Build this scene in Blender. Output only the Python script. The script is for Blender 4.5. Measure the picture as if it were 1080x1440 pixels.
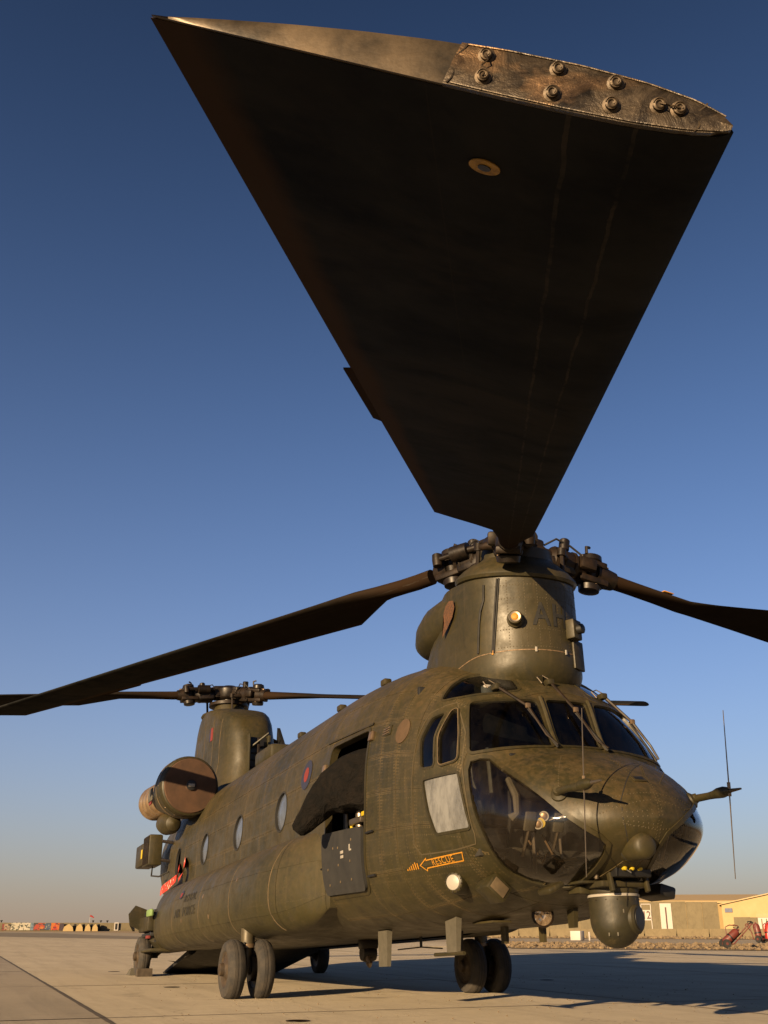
import bpy, bmesh, math, random
import numpy as np
from mathutils import Vector, Matrix
random.seed(7)
for o in list(bpy.data.objects): bpy.data.objects.remove(o, do_unlink=True)
SC = bpy.context.scene
COL = SC.collection
R = math.radians
PI = math.pi

# ------------------------------------------------------------------ camera
cam_d = bpy.data.cameras.new('camera')
cam = bpy.data.objects.new('camera', cam_d); COL.objects.link(cam)
cam_d.sensor_fit = 'VERTICAL'; cam_d.sensor_height = 36.0; cam_d.lens = 36.0
cam_d.clip_start = 0.05; cam_d.clip_end = 6000
YAW, PITCH = -0.3862, 0.3864
cam.location = (-6.6811, 5.1798, 0.7765)
_f = Vector((math.cos(YAW)*math.cos(PITCH), math.sin(YAW)*math.cos(PITCH), math.sin(PITCH)))
_r = Vector((math.sin(YAW), -math.cos(YAW), 0)); _u = _r.cross(_f)
cam.rotation_euler = Matrix((_r, _u, -_f)).transposed().to_euler()
SC.camera = cam

# ------------------------------------------------------------------ sky and sun
SUN_AZ, SUN_EL = R(-56.0), R(14.0)        # SUN_AZ: heading the light travels to
to_sun = Vector((-math.cos(SUN_AZ)*math.cos(SUN_EL), -math.sin(SUN_AZ)*math.cos(SUN_EL), math.sin(SUN_EL)))
world = bpy.data.worlds.new('World'); SC.world = world; world.use_nodes = True
wn = world.node_tree.nodes; wl = world.node_tree.links
bg = wn['Background']
sky = wn.new('ShaderNodeTexSky'); sky.sky_type = 'NISHITA'; sky.sun_disc = False
sky.sun_elevation = SUN_EL
sky.sun_rotation = math.atan2(to_sun.x, to_sun.y)
sky.altitude = 900; sky.air_density = 1.1; sky.dust_density = 1.0; sky.ozone_density = 4.0
# desert haze: the same all round the horizon, thinning with height
geo = wn.new('ShaderNodeTexCoord'); sep = wn.new('ShaderNodeSeparateXYZ'); wl.new(geo.outputs['Generated'], sep.inputs[0])
def wmath(op, a, b=0.0):
    n = wn.new('ShaderNodeMath'); n.operation = op
    for k, v in enumerate((a, b)):
        if isinstance(v, bpy.types.NodeSocket): wl.new(v, n.inputs[k])
        else: n.inputs[k].default_value = v
    return n.outputs[0]
hz = wmath('MULTIPLY', wmath('POWER', 2.71828, wmath('MULTIPLY', wmath('MAXIMUM', sep.outputs[2], 0.0), -1/.17)), .95)
tint = wn.new('ShaderNodeMix'); tint.data_type = 'RGBA'; tint.blend_type = 'MULTIPLY'; tint.inputs[0].default_value = 1
wl.new(sky.outputs[0], tint.inputs[6]); tint.inputs[7].default_value = (.90, .99, 1.16, 1)
deep = wmath('SUBTRACT', 1.0, wmath('MULTIPLY', wmath('MAXIMUM', sep.outputs[2], 0.0), .9))      # clear desert air: darker towards the zenith
zen = wn.new('ShaderNodeVectorMath'); zen.operation = 'SCALE'; wl.new(tint.outputs[2], zen.inputs[0]); wl.new(deep, zen.inputs['Scale'])
hmix = wn.new('ShaderNodeMix'); hmix.data_type = 'RGBA'; wl.new(hz, hmix.inputs[0]); wl.new(zen.outputs[0], hmix.inputs[6])
hmix.inputs[7].default_value = (2.55, 1.86, 1.33, 1)
wl.new(hmix.outputs[2], bg.inputs[0])
bg.inputs[1].default_value = 0.0505
sun_d = bpy.data.lights.new('sun', 'SUN'); sun_d.energy = 5.0; sun_d.angle = R(0.53)
sun_d.color = (1.0, 0.71, 0.40)
sun = bpy.data.objects.new('sun', sun_d); COL.objects.link(sun)
sun.rotation_euler = to_sun.to_track_quat('Z', 'Y').to_euler()
vs = SC.view_settings
vs.view_transform = 'Standard'; vs.look = 'None'; vs.gamma = 1.0; vs.exposure = 1.6; vs.use_curve_mapping = False
SC.render.engine = 'CYCLES'
SC.cycles.transparent_max_bounces = 16
SC.cycles.max_bounces = 8
# ------------------------------------------------------------------ mesh helpers
def pchip(xs, ys):
    xs = np.array(xs, float); ys = np.array(ys, float)
    h = np.diff(xs); d = np.diff(ys)/h; m = np.zeros(len(xs))
    m[0], m[-1] = d[0], d[-1]
    for i in range(1, len(xs)-1):
        if d[i-1]*d[i] > 0:
            w1 = 2*h[i]+h[i-1]; w2 = h[i]+2*h[i-1]
            m[i] = (w1+w2)/(w1/d[i-1]+w2/d[i])
    def f(x):
        x = min(max(x, xs[0]), xs[-1]); i = min(int(np.searchsorted(xs, x, 'right'))-1, len(xs)-2); i = max(i, 0)
        t = (x-xs[i])/h[i]
        return ((1+2*t)*(1-t)**2*ys[i]+t*(1-t)**2*h[i]*m[i]+t*t*(3-2*t)*ys[i+1]+t*t*(t-1)*h[i]*m[i+1])
    return f

class MB:
    def __init__(s): s.v = []; s.f = []
    def add(s, vs, fs):
        n = len(s.v); s.v += [tuple(p) for p in vs]; s.f += [tuple(i+n for i in f) for f in fs]; return s
    def grid(s, rows, close_u=False, close_v=False):
        nr = len(rows); nc = len(rows[0]); fs = []
        for i in range(nr-1+(1 if close_u else 0)):
            for j in range(nc-1+(1 if close_v else 0)):
                a = i*nc+j; b = i*nc+(j+1) % nc; c = ((i+1) % nr)*nc+(j+1) % nc; d = ((i+1) % nr)*nc+j
                fs.append((a, b, c, d))
        return s.add([p for r in rows for p in r], fs)
    def box(s, c, size, rot=None, taper=1.0):
        x, y, z = (k/2 for k in size); M = rot or Matrix.Identity(3)
        vs = []
        for sz in (-1, 1):
            t = taper if sz > 0 else 1
            for sx, sy in ((-1, -1), (1, -1), (1, 1), (-1, 1)):
                vs.append(Vector(c)+M @ Vector((sx*x*t, sy*y*t, sz*z)))
        return s.add(vs, [(0, 3, 2, 1), (4, 5, 6, 7), (0, 1, 5, 4), (1, 2, 6, 5), (2, 3, 7, 6), (3, 0, 4, 7)])
    def bbox(s, c, size, b=0.01, rot=None):
        """box with chamfered edges"""
        bm = bmesh.new(); bmesh.ops.create_cube(bm, size=1)
        for v in bm.verts: v.co = Vector((v.co.x*size[0], v.co.y*size[1], v.co.z*size[2]))
        bmesh.ops.bevel(bm, geom=bm.edges[:], offset=min(b, min(size)*.45), segments=2, profile=.5, affect='EDGES')
        M = rot or Matrix.Identity(3); bm.verts.index_update()
        s.add([Vector(c)+M @ v.co for v in bm.verts], [[v.index for v in f.verts] for f in bm.faces]); bm.free(); return s
    def tube(s, pts, rad, n=8, cap=True, up=None):
        pts = [Vector(p) for p in pts]; rr = rad if hasattr(rad, '__len__') else [rad]*len(pts)
        rows = []; ref = None
        for i, p in enumerate(pts):
            d = (pts[min(i+1, len(pts)-1)]-pts[max(i-1, 0)]).normalized()
            if ref is None:
                ref = Vector(up) if up else (Vector((0, 0, 1)) if abs(d.z) < .9 else Vector((1, 0, 0)))
            a = (ref-d*ref.dot(d)).normalized(); b = d.cross(a); ref = a
            rows.append([p+(a*math.cos(2*PI*k/n)+b*math.sin(2*PI*k/n))*rr[i] for k in range(n)])
        base = len(s.v); s.grid(rows, close_v=True)
        if cap:
            s.f.append(tuple(base+k for k in range(n))[::-1]); e = base+(len(pts)-1)*n
            s.f.append(tuple(e+k for k in range(n)))
        return s
    def lathe(s, prof, c=(0, 0, 0), axis=(0, 0, 1), n=24, cap=True):
        """prof: list of (radius, height along axis)"""
        ax = Vector(axis).normalized(); a = ax.orthogonal().normalized(); b = ax.cross(a); c = Vector(c)
        rows = [[c+ax*h+(a*math.cos(2*PI*k/n)+b*math.sin(2*PI*k/n))*max(r, 1e-4) for k in range(n)] for r, h in prof]
        base = len(s.v); s.grid(rows, close_v=True)
        if cap:
            s.f.append(tuple(base+k for k in range(n))[::-1]); e = base+(len(prof)-1)*n
            s.f.append(tuple(e+k for k in range(n)))
        return s
    def prism(s, poly, d):
        """poly: 3D points in a plane; extruded by vector d"""
        n = len(poly); d = Vector(d); vs = [Vector(p) for p in poly]+[Vector(p)+d for p in poly]
        fs = [tuple(range(n))[::-1], tuple(range(n, 2*n))]+[(i, (i+1) % n, (i+1) % n+n, i+n) for i in range(n)]
        return s.add(vs, fs)
    def build(s, name, mat, parent=None, smooth=35, kind=None, uvs=None, fix=True):
        me = bpy.data.meshes.new(name); me.from_pydata([tuple(v) for v in s.v], [], s.f)
        if fix:
            bm = bmesh.new(); bm.from_mesh(me); bmesh.ops.recalc_face_normals(bm, faces=bm.faces[:]); bm.to_mesh(me); bm.free()
        return link(name, me, mat, parent, smooth, kind)

def link(name, me, mat, parent=None, smooth=35, kind=None):
    if mat is not None: me.materials.append(mat)
    if smooth:
        me.polygons.foreach_set('use_smooth', [True]*len(me.polygons)); me.set_sharp_from_angle(angle=R(smooth))
    o = bpy.data.objects.new(name, me); COL.objects.link(o)
    if parent is not None: o.parent = parent
    if kind: o['kind'] = kind
    return o

def thing(name, label, cat, loc=(0, 0, 0), rz=0.0, group=None):
    o = bpy.data.objects.new(name, None); COL.objects.link(o); o.empty_display_size = .3
    o.location = loc; o.rotation_euler = (0, 0, rz); o['label'] = label; o['category'] = cat
    if group: o['group'] = group
    return o
def tag(o, label, cat, group=None):
    o['label'] = label; o['category'] = cat
    if group: o['group'] = group
    return o
def struct(o): o['kind'] = 'structure'; return o
def copy_tree(o, parent=None):
    c = o.copy(); COL.objects.link(c); c.parent = parent
    for ch in list(o.children): copy_tree(ch, c)
    return c
def rotz(a): return Matrix.Rotation(a, 3, 'Z')
def basis(x, y=None, z=None):
    """matrix with columns given"""
    return Matrix((x, y, z)).transposed()
# ------------------------------------------------------------------ procedural materials
class NT:
    """tiny node-tree helper"""
    def __init__(s, name):
        s.m = bpy.data.materials.new(name); s.m.use_nodes = True
        s.n = s.m.node_tree.nodes; s.l = s.m.node_tree.links; s.b = s.n['Principled BSDF']; s.out = s.n['Material Output']
    def put(s, sock, v):
        if isinstance(v, bpy.types.NodeSocket): s.l.new(v, sock)
        elif isinstance(v, (tuple, list)) and len(v) == 3 and len(sock.default_value) == 4: sock.default_value = (*v, 1)
        else: sock.default_value = v
    def node(s, t, **k):
        n = s.n.new(t)
        for a, b in k.items(): setattr(n, a, b)
        return n
    def coord(s, kind='Object'): return s.node('ShaderNodeTexCoord').outputs[kind]
    def mapping(s, vec, scale=(1, 1, 1), rot=(0, 0, 0)):
        n = s.node('ShaderNodeMapping'); s.put(n.inputs['Vector'], vec); n.inputs['Scale'].default_value = scale; n.inputs['Rotation'].default_value = rot
        return n.outputs[0]
    def noise(s, scale, detail=4, rough=.55, vec=None, dist=0):
        n = s.node('ShaderNodeTexNoise')
        if vec is not None: s.put(n.inputs['Vector'], vec)
        n.inputs['Scale'].default_value = scale; n.inputs['Detail'].default_value = detail; n.inputs['Roughness'].default_value = rough
        n.inputs['Distortion'].default_value = dist
        return n.outputs['Fac']
    def vor(s, scale, vec=None, feat='F1', out='Distance'):
        n = s.node('ShaderNodeTexVoronoi', feature=feat)
        if vec is not None: s.put(n.inputs['Vector'], vec)
        n.inputs['Scale'].default_value = scale; return n.outputs[out]
    def ramp(s, fac, a, b, lo=0., hi=1.):
        n = s.node('ShaderNodeMapRange'); s.put(n.inputs['Value'], fac)
        n.inputs['From Min'].default_value = a; n.inputs['From Max'].default_value = b
        n.inputs['To Min'].default_value = lo; n.inputs['To Max'].default_value = hi; n.clamp = True
        return n.outputs[0]
    def math(s, op, a, b=0., c=0.):
        n = s.node('ShaderNodeMath', operation=op)
        for k, v in enumerate((a, b, c)): s.put(n.inputs[k], v)
        return n.outputs[0]
    def mix(s, fac, a, b, mode='MIX'):
        n = s.node('ShaderNodeMix', data_type='RGBA', blend_type=mode); s.put(n.inputs[0], fac); s.put(n.inputs[6], a); s.put(n.inputs[7], b)
        return n.outputs[2]
    def bump(s, h, strength=.3, dist=.01, normal=None):
        n = s.node('ShaderNodeBump'); s.put(n.inputs['Height'], h); n.inputs['Strength'].default_value = strength; n.inputs['Distance'].default_value = dist
        if normal is not None: s.put(n.inputs['Normal'], normal)
        return n.outputs[0]
    def uv(s, name):
        n = s.node('ShaderNodeUVMap'); n.uv_map = name
        x = s.node('ShaderNodeSeparateXYZ'); s.l.new(n.outputs[0], x.inputs[0]); return x.outputs[0], x.outputs[1]
    def sep(s, v):
        x = s.node('ShaderNodeSeparateXYZ'); s.put(x.inputs[0], v); return x.outputs
    def rnd(s): return s.node('ShaderNodeObjectInfo').outputs['Random']
    def set(s, **k):
        names = dict(color='Base Color', rough='Roughness', metal='Metallic', normal='Normal', spec='Specular IOR Level', alpha='Alpha', trans='Transmission Weight',
                     emit='Emission Color', emits='Emission Strength', coat='Coat Weight', sheen='Sheen Weight')
        for a, v in k.items(): s.put(s.b.inputs[names[a]], v)
        return s

def olive(name, c1, c2, dust=(.064, .042, .0175), dust_amt=.5, rivets=False, rough=.50, var=.35):
    t = NT(name); P = t.coord('Object')
    big = t.noise(.8, 5, .62, P); mid = t.noise(4.2, 7, .68, P, .4); fine = t.noise(70, 4, .65, P); spot = t.noise(16, 6, .7, P)
    streak = t.noise(7, 5, .65, t.mapping(P, (2.6, 2.6, .20))); wind = t.noise(5, 5, .65, t.mapping(P, (.35, 2.5, 3.2)))
    r = t.rnd()
    base = t.mix(t.ramp(big, .36, .64), c1, c2)
    base = t.mix(t.math('MULTIPLY', r, var*.55), base, tuple(k*1.7 for k in c2))
    base = t.mix(t.math('MULTIPLY', t.ramp(r, .55, 1.0), var*.7), base, tuple(k*.55 for k in c1))
    # grime: dark cloudy patches, rain streaks, wind-blown smears
    base = t.mix(t.ramp(mid, .50, .68, 0, .7), base, tuple(k*.48 for k in c1))
    base = t.mix(t.ramp(streak, .54, .74, 0, .5), base, (.040, .030, .0125))
    base = t.mix(t.ramp(wind, .56, .76, 0, .45), base, (.044, .033, .014))
    # settled dust: blotches, thicker on faces that look up
    nz = t.sep(t.node('ShaderNodeNewGeometry').outputs['Normal'])[2]
    upm = t.ramp(nz, -.2, .9, .22, 1.15)
    dm = t.math('MULTIPLY', t.ramp(t.math('ADD', t.math('MULTIPLY', big, .45), t.math('MULTIPLY', spot, .55)), .42, .64), upm)
    base = t.mix(t.math('MULTIPLY', dm, dust_amt), base, dust)
    # chips down to primer and scuffs
    base = t.mix(t.ramp(t.noise(26, 6, .78, P), .66, .71, 0, .55), base, (.062, .045, .021))
    base = t.mix(t.ramp(t.noise(38, 6, .8, P, .5), .66, .70, 0, .6), base, (.008, .007, .004))
    hgt = t.math('ADD', t.math('MULTIPLY', fine, .22), t.math('MULTIPLY', spot, .5))
    dent = t.bump(t.noise(2.6, 3, .5, P), .5, .02)
    if rivets:
        u, v = t.uv('ea'); ub, vb = t.uv('eb')
        d = t.math('MINIMUM', u, ub); e = t.math('MINIMUM', v, vb)
        def dots(dist, along, at, w, pitch):
            line = t.math('COMPARE', dist, at, w)
            ph = t.math('ABSOLUTE', t.math('SUBTRACT', t.math('FRACT', t.math('DIVIDE', along, pitch)), .5))
            return t.math('MULTIPLY', line, t.ramp(ph, .14, .26, 1, 0))
        rows = t.math('MAXIMUM', dots(e, u, .020, .0058, .030), dots(d, v, .020, .0058, .030))
        rows = t.math('MAXIMUM', rows, dots(d, v, .046, .0055, .030))
        vm = t.math('ABSOLUTE', t.math('SUBTRACT', t.math('MODULO', v, .155), .0775))
        rows2 = dots(vm, u, .0, .0048, .034)
        um = t.math('ABSOLUTE', t.math('SUBTRACT', t.math('MODULO', u, .31), .155))
        rows2 = t.math('MAXIMUM', rows2, dots(um, v, .0, .0048, .034))
        worn = t.ramp(t.noise(2.6, 5, .7, P), .42, .66, .05, 1.0); worn2 = t.ramp(t.noise(3.4, 5, .7, t.mapping(P, (1, 1, 1), (.4, .2, .1))), .40, .60, .0, 1.0)
        rv = t.math('MAXIMUM', t.math('MULTIPLY', rows, worn), t.math('MULTIPLY', t.math('MULTIPLY', rows2, .50), worn2))
        m = t.math('MINIMUM', d, e)
        halo = t.math('MULTIPLY', t.ramp(m, .0, .05, .12, 0), worn)
        base = t.mix(halo, base, (.042, .031, .013))
        base = t.mix(t.math('MULTIPLY', rv, .75), base, (.092, .066, .031))
        edge = t.math('MULTIPLY', t.ramp(m, .003, .010, 1, 0), worn)
        base = t.mix(t.math('MULTIPLY', edge, .65), base, (.082, .058, .027))
        hgt = t.math('ADD', hgt, t.math('MULTIPLY', rows, .6))
        oil = t.math('MULTIPLY', t.math('SINE', t.math('MULTIPLY', u, 2*PI/.31)), t.math('SINE', t.math('MULTIPLY', v, 2*PI/.31)))
        dent = t.bump(t.math('MULTIPLY', oil, .5), .45, .008, dent)
    nrm = t.bump(hgt, .4, .004, dent)
    t.set(color=base, rough=t.ramp(mid, .3, .7, rough-.14, rough+.16), normal=nrm, spec=.33)
    return t.m

def plain(name, c, rough=.6, metal=0., spec=.4, var=.25, nscale=8, bump=.2, c2=None, dist=.004):
    t = NT(name); P = t.coord('Object'); n = t.noise(nscale, 6, .65, P)
    c2 = c2 or tuple(k*(1-var) for k in c)
    t.set(color=t.mix(t.ramp(n, .35, .65), c, c2), rough=t.ramp(n, .3, .7, max(.03, rough-.08), min(1, rough+.1)), metal=metal, spec=spec)
    if bump: t.set(normal=t.bump(t.noise(nscale*4, 4, .6, P), bump, dist))
    return t.m

def glass(name, tint=(.55, .6, .62), dust=.06, dustc=(.35, .29, .21), gloss=.05, smear=.0, floor=.0):
    """thin dusty acrylic: clear coat over see-through, with a film of dust"""
    t = NT(name); P = t.coord('Object')
    tr = t.node('ShaderNodeBsdfTransparent'); tr.inputs[0].default_value = (*tint, 1)
    gl = t.node('ShaderNodeBsdfGlossy'); gl.inputs['Roughness'].default_value = gloss; gl.inputs[0].default_value = (1, 1, 1, 1)
    df = t.node('ShaderNodeBsdfDiffuse'); df.inputs[0].default_value = (*dustc, 1)
    fr = t.node('ShaderNodeFresnel'); fr.inputs[0].default_value = 1.45
    m1 = t.node('ShaderNodeMixShader'); t.l.new(fr.outputs[0], m1.inputs[0]); t.l.new(tr.outputs[0], m1.inputs[1]); t.l.new(gl.outputs[0], m1.inputs[2])
    n = t.noise(7, 6, .7, t.mapping(P, (1.5, 1.5, .5))); n2 = t.noise(2.0, 4, .6, P)
    dm = t.ramp(t.math('ADD', t.math('MULTIPLY', n, .6), t.math('MULTIPLY', n2, .4)), .38-smear, .66-smear, floor, dust)
    m2 = t.node('ShaderNodeMixShader'); t.put(m2.inputs[0], dm); t.l.new(m1.outputs[0], m2.inputs[1]); t.l.new(df.outputs[0], m2.inputs[2])
    t.l.new(m2.outputs[0], t.out.inputs[0]); t.n.remove(t.b)
    return t.m

OL1, OL2 = (.0142, .0126, .0042), (.0235, .0198, .0070)
M = {}
M['panel'] = olive('olive_panel_paint', OL1, OL2, rivets=True)
M['hull'] = olive('olive_hull_paint', OL1, OL2, dust_amt=.75, var=0)
M['olive'] = olive('olive_paint', OL1, OL2, dust_amt=.4, var=.15)
M['olive_dk'] = olive('olive_paint_frames', (.0130, .0112, .0037), (.0185, .0152, .0052), dust_amt=.30, var=.1)
M['seamdust'] = plain('dusty_sealant', (.085, .058, .029), .8, c2=(.036, .026, .013), nscale=5)
M['glass'] = glass('cockpit_glass', (.40, .44, .47), .016, (.16, .13, .10), .01)
M['bubble'] = glass('chin_bubble_glass', (.74, .72, .68), .05, (.16, .12, .085), gloss=.03, floor=.006)
M['dustyglass'] = glass('dusty_door_glass', (.35, .36, .38), .85, (.135, .138, .140), .2, smear=.06, floor=.16)
M['cabinpane'] = plain('blue_grey_cabin_pane', (.062, .075, .105), .25, spec=.6, var=.3, nscale=6, bump=.05)  # opaque blue-grey pane colour
M['rubber'] = plain('black_rubber', (.0085, .008, .0075), .75)  # also used for the loading ramp, where the black is painted shade
M['black'] = plain('black_paint', (.0055, .0055, .0055), .5)
M['interior'] = plain('cockpit_grey', (.028, .027, .026), .7)
M['cabin'] = plain('cabin_lining', (.014, .0125, .010), .85)
M['steel'] = plain('dull_steel', (.18, .15, .115), .42, .9, nscale=15)
M['bronze'] = plain('heat_stained_steel', (.20, .14, .085), .36, .6, c2=(.09, .06, .036), nscale=5)
M['hubmetal'] = plain('oily_hub_metal', (.0050, .0040, .0030), .5, .1, spec=.2, c2=(.0145, .0085, .0047), nscale=9, bump=.35)
M['hubdark'] = plain('greasy_black_metal', (.0048, .0040, .0034), .4, .1, spec=.25, c2=(.011, .0072, .0048), nscale=12)
M['brown'] = plain('brown_intake_cover', (.050, .0235, .0100), .8, c2=(.030, .0145, .0065), nscale=4, bump=.3)
M['white'] = plain('white_lens', (.21, .195, .17), .35, nscale=20, var=.1)
M['amber'] = plain('amber_paint', (.33, .145, .009), .6, var=.3, nscale=30)
M['yellow'] = plain('yellow_paint', (.33, .24, .008), .5, var=.15)
M['red'] = plain('red_paint', (.19, .016, .010), .5, var=.3)
M['cloth'] = None
def tyre_mat():
    t = NT('dusty_tyre'); P = t.coord('Object'); n = t.noise(9, 5, .65, P)
    t.set(color=t.mix(t.ramp(n, .35, .7), (.0095, .0088, .0082), (.030, .024, .0175)), rough=.85, normal=t.bump(t.noise(50, 3, .6, P), .25, .003)); return t.m
M['tyre'] = tyre_mat()
def cloth_mat():
    t = NT('black_canvas'); P = t.coord('Object'); n = t.noise(5, 5, .6, P, 1.5)
    t.set(color=t.mix(t.ramp(n, .4, .75), (.0022, .0020, .0018), (.0068, .0050, .0038)), rough=.92, spec=.12,
          normal=t.bump(t.math('ADD', t.noise(9, 4, .6, P, 1.2), t.math('MULTIPLY', t.noise(120, 2, .5, P), .12)), 1.0, .05)); return t.m
M['cloth'] = cloth_mat()
def blade_mat():
    t = NT('rotor_blade_skin'); u, v = t.uv('bl')         # u: chord position from trailing edge in m, v: span in m
    cv = t.node('ShaderNodeCombineXYZ'); t.put(cv.inputs[0], u); t.put(cv.inputs[1], v)
    P = cv.outputs[0]
    n = t.noise(3, 6, .65, P); st = t.noise(9, 5, .7, t.mapping(P, (.5, 4, 1)))
    base = t.mix(t.ramp(n, .36, .64), (.0066, .0072, .0073), (.0150, .0152, .0146))
    base = t.mix(t.ramp(t.noise(1.1, 5, .7, P, .8), .50, .68, 0, .7), base, (.0225, .0200, .0165))
    base = t.mix(t.ramp(t.noise(30, 5, .75, P), .66, .72, 0, .5), base, (.030, .026, .020))
    base = t.mix(t.ramp(st, .55, .8, 0, .15), base, (.0135, .0128, .0115))
    # brown dusty band along the trailing edge with a wandering border
    w = t.math('ADD', u, t.math('MULTIPLY', t.math('SUBTRACT', t.noise(2.2, 4, .6, P), .5), .09))
    band = t.ramp(w, .055, .11, 1, 0)
    base = t.mix(t.math('MULTIPLY', band, .8), base, (.034, .0205, .011))
    # dusty inboard end
    ib = t.ramp(t.math('ADD', v, t.math('MULTIPLY', n, .9)), 3.9, 5.8, .6, 0)
    base = t.mix(ib, base, (.014, .0098, .0065))
    rt_ = t.ramp(t.math('ADD', v, t.math('MULTIPLY', n, .5)), 1.7, 2.7, 1, 0)
    base = t.mix(t.math('MULTIPLY', rt_, .85), base, (.017, .0098, .0055))
    # scuffed erosion-strip lines near the leading edge
    wob = t.math('MULTIPLY', t.math('SUBTRACT', t.noise(2.5, 5, .7, P), .5), .03)
    for at, lo in ((.615, .0035), (.70, .003)):
        l = t.math('COMPARE', t.math('ADD', u, wob), at, lo)
        base = t.mix(t.math('MULTIPLY', l, t.ramp(t.noise(6, 4, .8, P), .38, .62, 0, .8)), base, (.034, .029, .023))
    l = t.math('COMPARE', u, .42, .0012)
    base = t.mix(t.math('MULTIPLY', l, t.ramp(v, 5.6, 6.0, 0, .4)), base, (.022, .019, .015))
    t.set(color=base, rough=.8, spec=.015, normal=t.bump(n, .08, .004)); return t.m
M['blade'] = blade_mat()
M['rivet'] = plain('painted_rivet', (.042, .031, .0135), .7, c2=(.026, .020, .008), nscale=6)
M['exhaust'] = plain('bare_exhaust_metal', (.42, .31, .20), .30, .8, c2=(.24, .16, .09), nscale=7)
def tip_mat():
    t = NT('worn_blade_tip_metal'); P = t.coord('Object'); n = t.noise(14, 6, .7, P, 1.2); s2 = t.noise(5, 4, .6, P, .8); f = t.noise(70, 4, .7, P)
    c = t.mix(t.ramp(n, .35, .65), (.014, .0108, .0072), (.050, .036, .0215))
    c = t.mix(t.ramp(s2, .50, .64), c, (.17, .105, .056)); c = t.mix(t.ramp(f, .62, .7, 0, .8), c, (.008, .006, .0045))
    t.set(color=c, metal=t.ramp(s2, .4, .6, .5, .9), rough=t.ramp(n, .3, .7, .28, .6), normal=t.bump(t.math('ADD', n, t.math('MULTIPLY', f, .3)), .5, .006)); return t.m
M['tip'] = tip_mat()
M['tip_dull'] = plain('worn_tip_skin', (.018, .0145, .0092), .42, .4, c2=(.075, .053, .030), nscale=6, bump=.3)

M['paleolive'] = plain('weathered_grey_green', (.060, .054, .040), .7, c2=(.042, .038, .027), nscale=10)
M['greenlight'] = plain('pale_green_strip', (.15, .23, .08), .5, c2=(.08, .13, .04), nscale=60, bump=.5)
M['legmetal'] = plain('gear_leg_paint', (.06, .048, .026), .5, .2, c2=(.03, .024, .013))
M['stencil'] = plain('faded_stencil', (.0085, .0080, .0058), .8, c2=(.018, .0145, .0065), nscale=9, bump=.1)
# ------------------------------------------------------------------ helicopter hull surface
# body frame: x = metres aft of the datum, y = starboard, z = up; the airframe sits 2.4 degrees nose-up
f_zt = pchip([.22, .27, .36, .50, .75, 1.0, 1.20, 1.26, 1.47, 1.55, 1.75, 2.1, 2.5, 3.0, 4.0, 5.0, 11.0, 13.0, 15.0, 16.0],
             [1.33, 1.46, 1.58, 1.70, 1.86, 1.97, 2.05, 2.11, 2.60, 2.68, 2.82, 3.0, 3.16, 3.30, 3.43, 3.47, 3.47, 3.45, 3.35, 3.2])
f_zb = pchip([.22, .27, .36, .5, .75, 1.1, 1.6, 2.2, 2.8, 12.0, 13.0, 14.5, 16.0], [1.33, 1.22, 1.12, 1.04, .94, .84, .74, .68, .645, .645, .80, 1.35, 2.1])
f_w = pchip([.22, .27, .36, .5, .75, 1.0, 1.3, 1.6, 2.0, 2.6, 3.2, 12.0, 14.0, 16.0], [.001, .25, .43, .60, .80, .95, 1.08, 1.16, 1.24, 1.30, 1.32, 1.32, 1.22, 1.0])
f_zm = pchip([.22, .6, 1.2, 2.0, 3.0, 12, 16], [1.33, 1.36, 1.45, 1.62, 1.75, 1.75, 2.4])
f_nu = pchip([.22, .6, 1.0, 1.2, 1.35, 1.6, 2.0, 2.5, 3.0, 16], [2.0, 2.2, 2.4, 2.2, 1.95, 2.08, 2.7, 2.75, 2.7, 2.7])
f_nl = pchip([.22, .6, 1.2, 2.2, 3.2, 16], [1.9, 1.85, 2.1, 3.2, 4.0, 4.0])
_sec = {}
def section(x):
    """half section from top centre to bottom centre, by arc length: arrays y, z, fraction, length"""
    k = round(x, 4)
    if k in _sec: return _sec[k]
    w, zt, zb, zm, nu, nl = f_w(x), f_zt(x), f_zb(x), f_zm(x), f_nu(x), f_nl(x)
    zm = min(max(zm, zb+.001), zt-.001)
    ph = np.linspace(PI/2, -PI/2, 241); c = np.abs(np.cos(ph)); sn = np.sin(ph)
    n = np.where(sn >= 0, nu, nl); H = np.where(sn >= 0, zt-zm, zm-zb)
    # polar form keeps the samples even
    rad = (c**n+np.abs(sn)**n)**(-1.0/n)
    y = w*c*rad; z = zm+H*sn*rad
    d = np.concatenate([[0], np.cumsum(np.hypot(np.diff(y), np.diff(z)))])
    _sec[k] = (y, z, d/d[-1], d[-1]); return _sec[k]
def hull(x, t, side=1):
    y, z, f, L = section(x)
    return Vector((x, side*float(np.interp(t, f, y)), float(np.interp(t, f, z))))
def hull_n(x, t, side=1):
    e = 1e-3; a = hull(x+.01, t, 1)-hull(max(x-.01, .221), t, 1); b = hull(x, min(t+.004, 1), 1)-hull(x, max(t-.004, 0), 1)
    n = b.cross(a); n.normalize()
    if n.dot(hull(x, t)-Vector((x, 0, f_zm(x)))) < 0: n = -n
    return Vector((n.x, side*n.y, n.z))
def hull_y(x, z):
    """half width of the hull at station x and height z"""
    y, zz, f, L = section(x); return float(np.interp(-z, -zz, y))
def hull_t(x, z):
    y, zz, f, L = section(x); return float(np.interp(-z, -zz, f))
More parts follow.
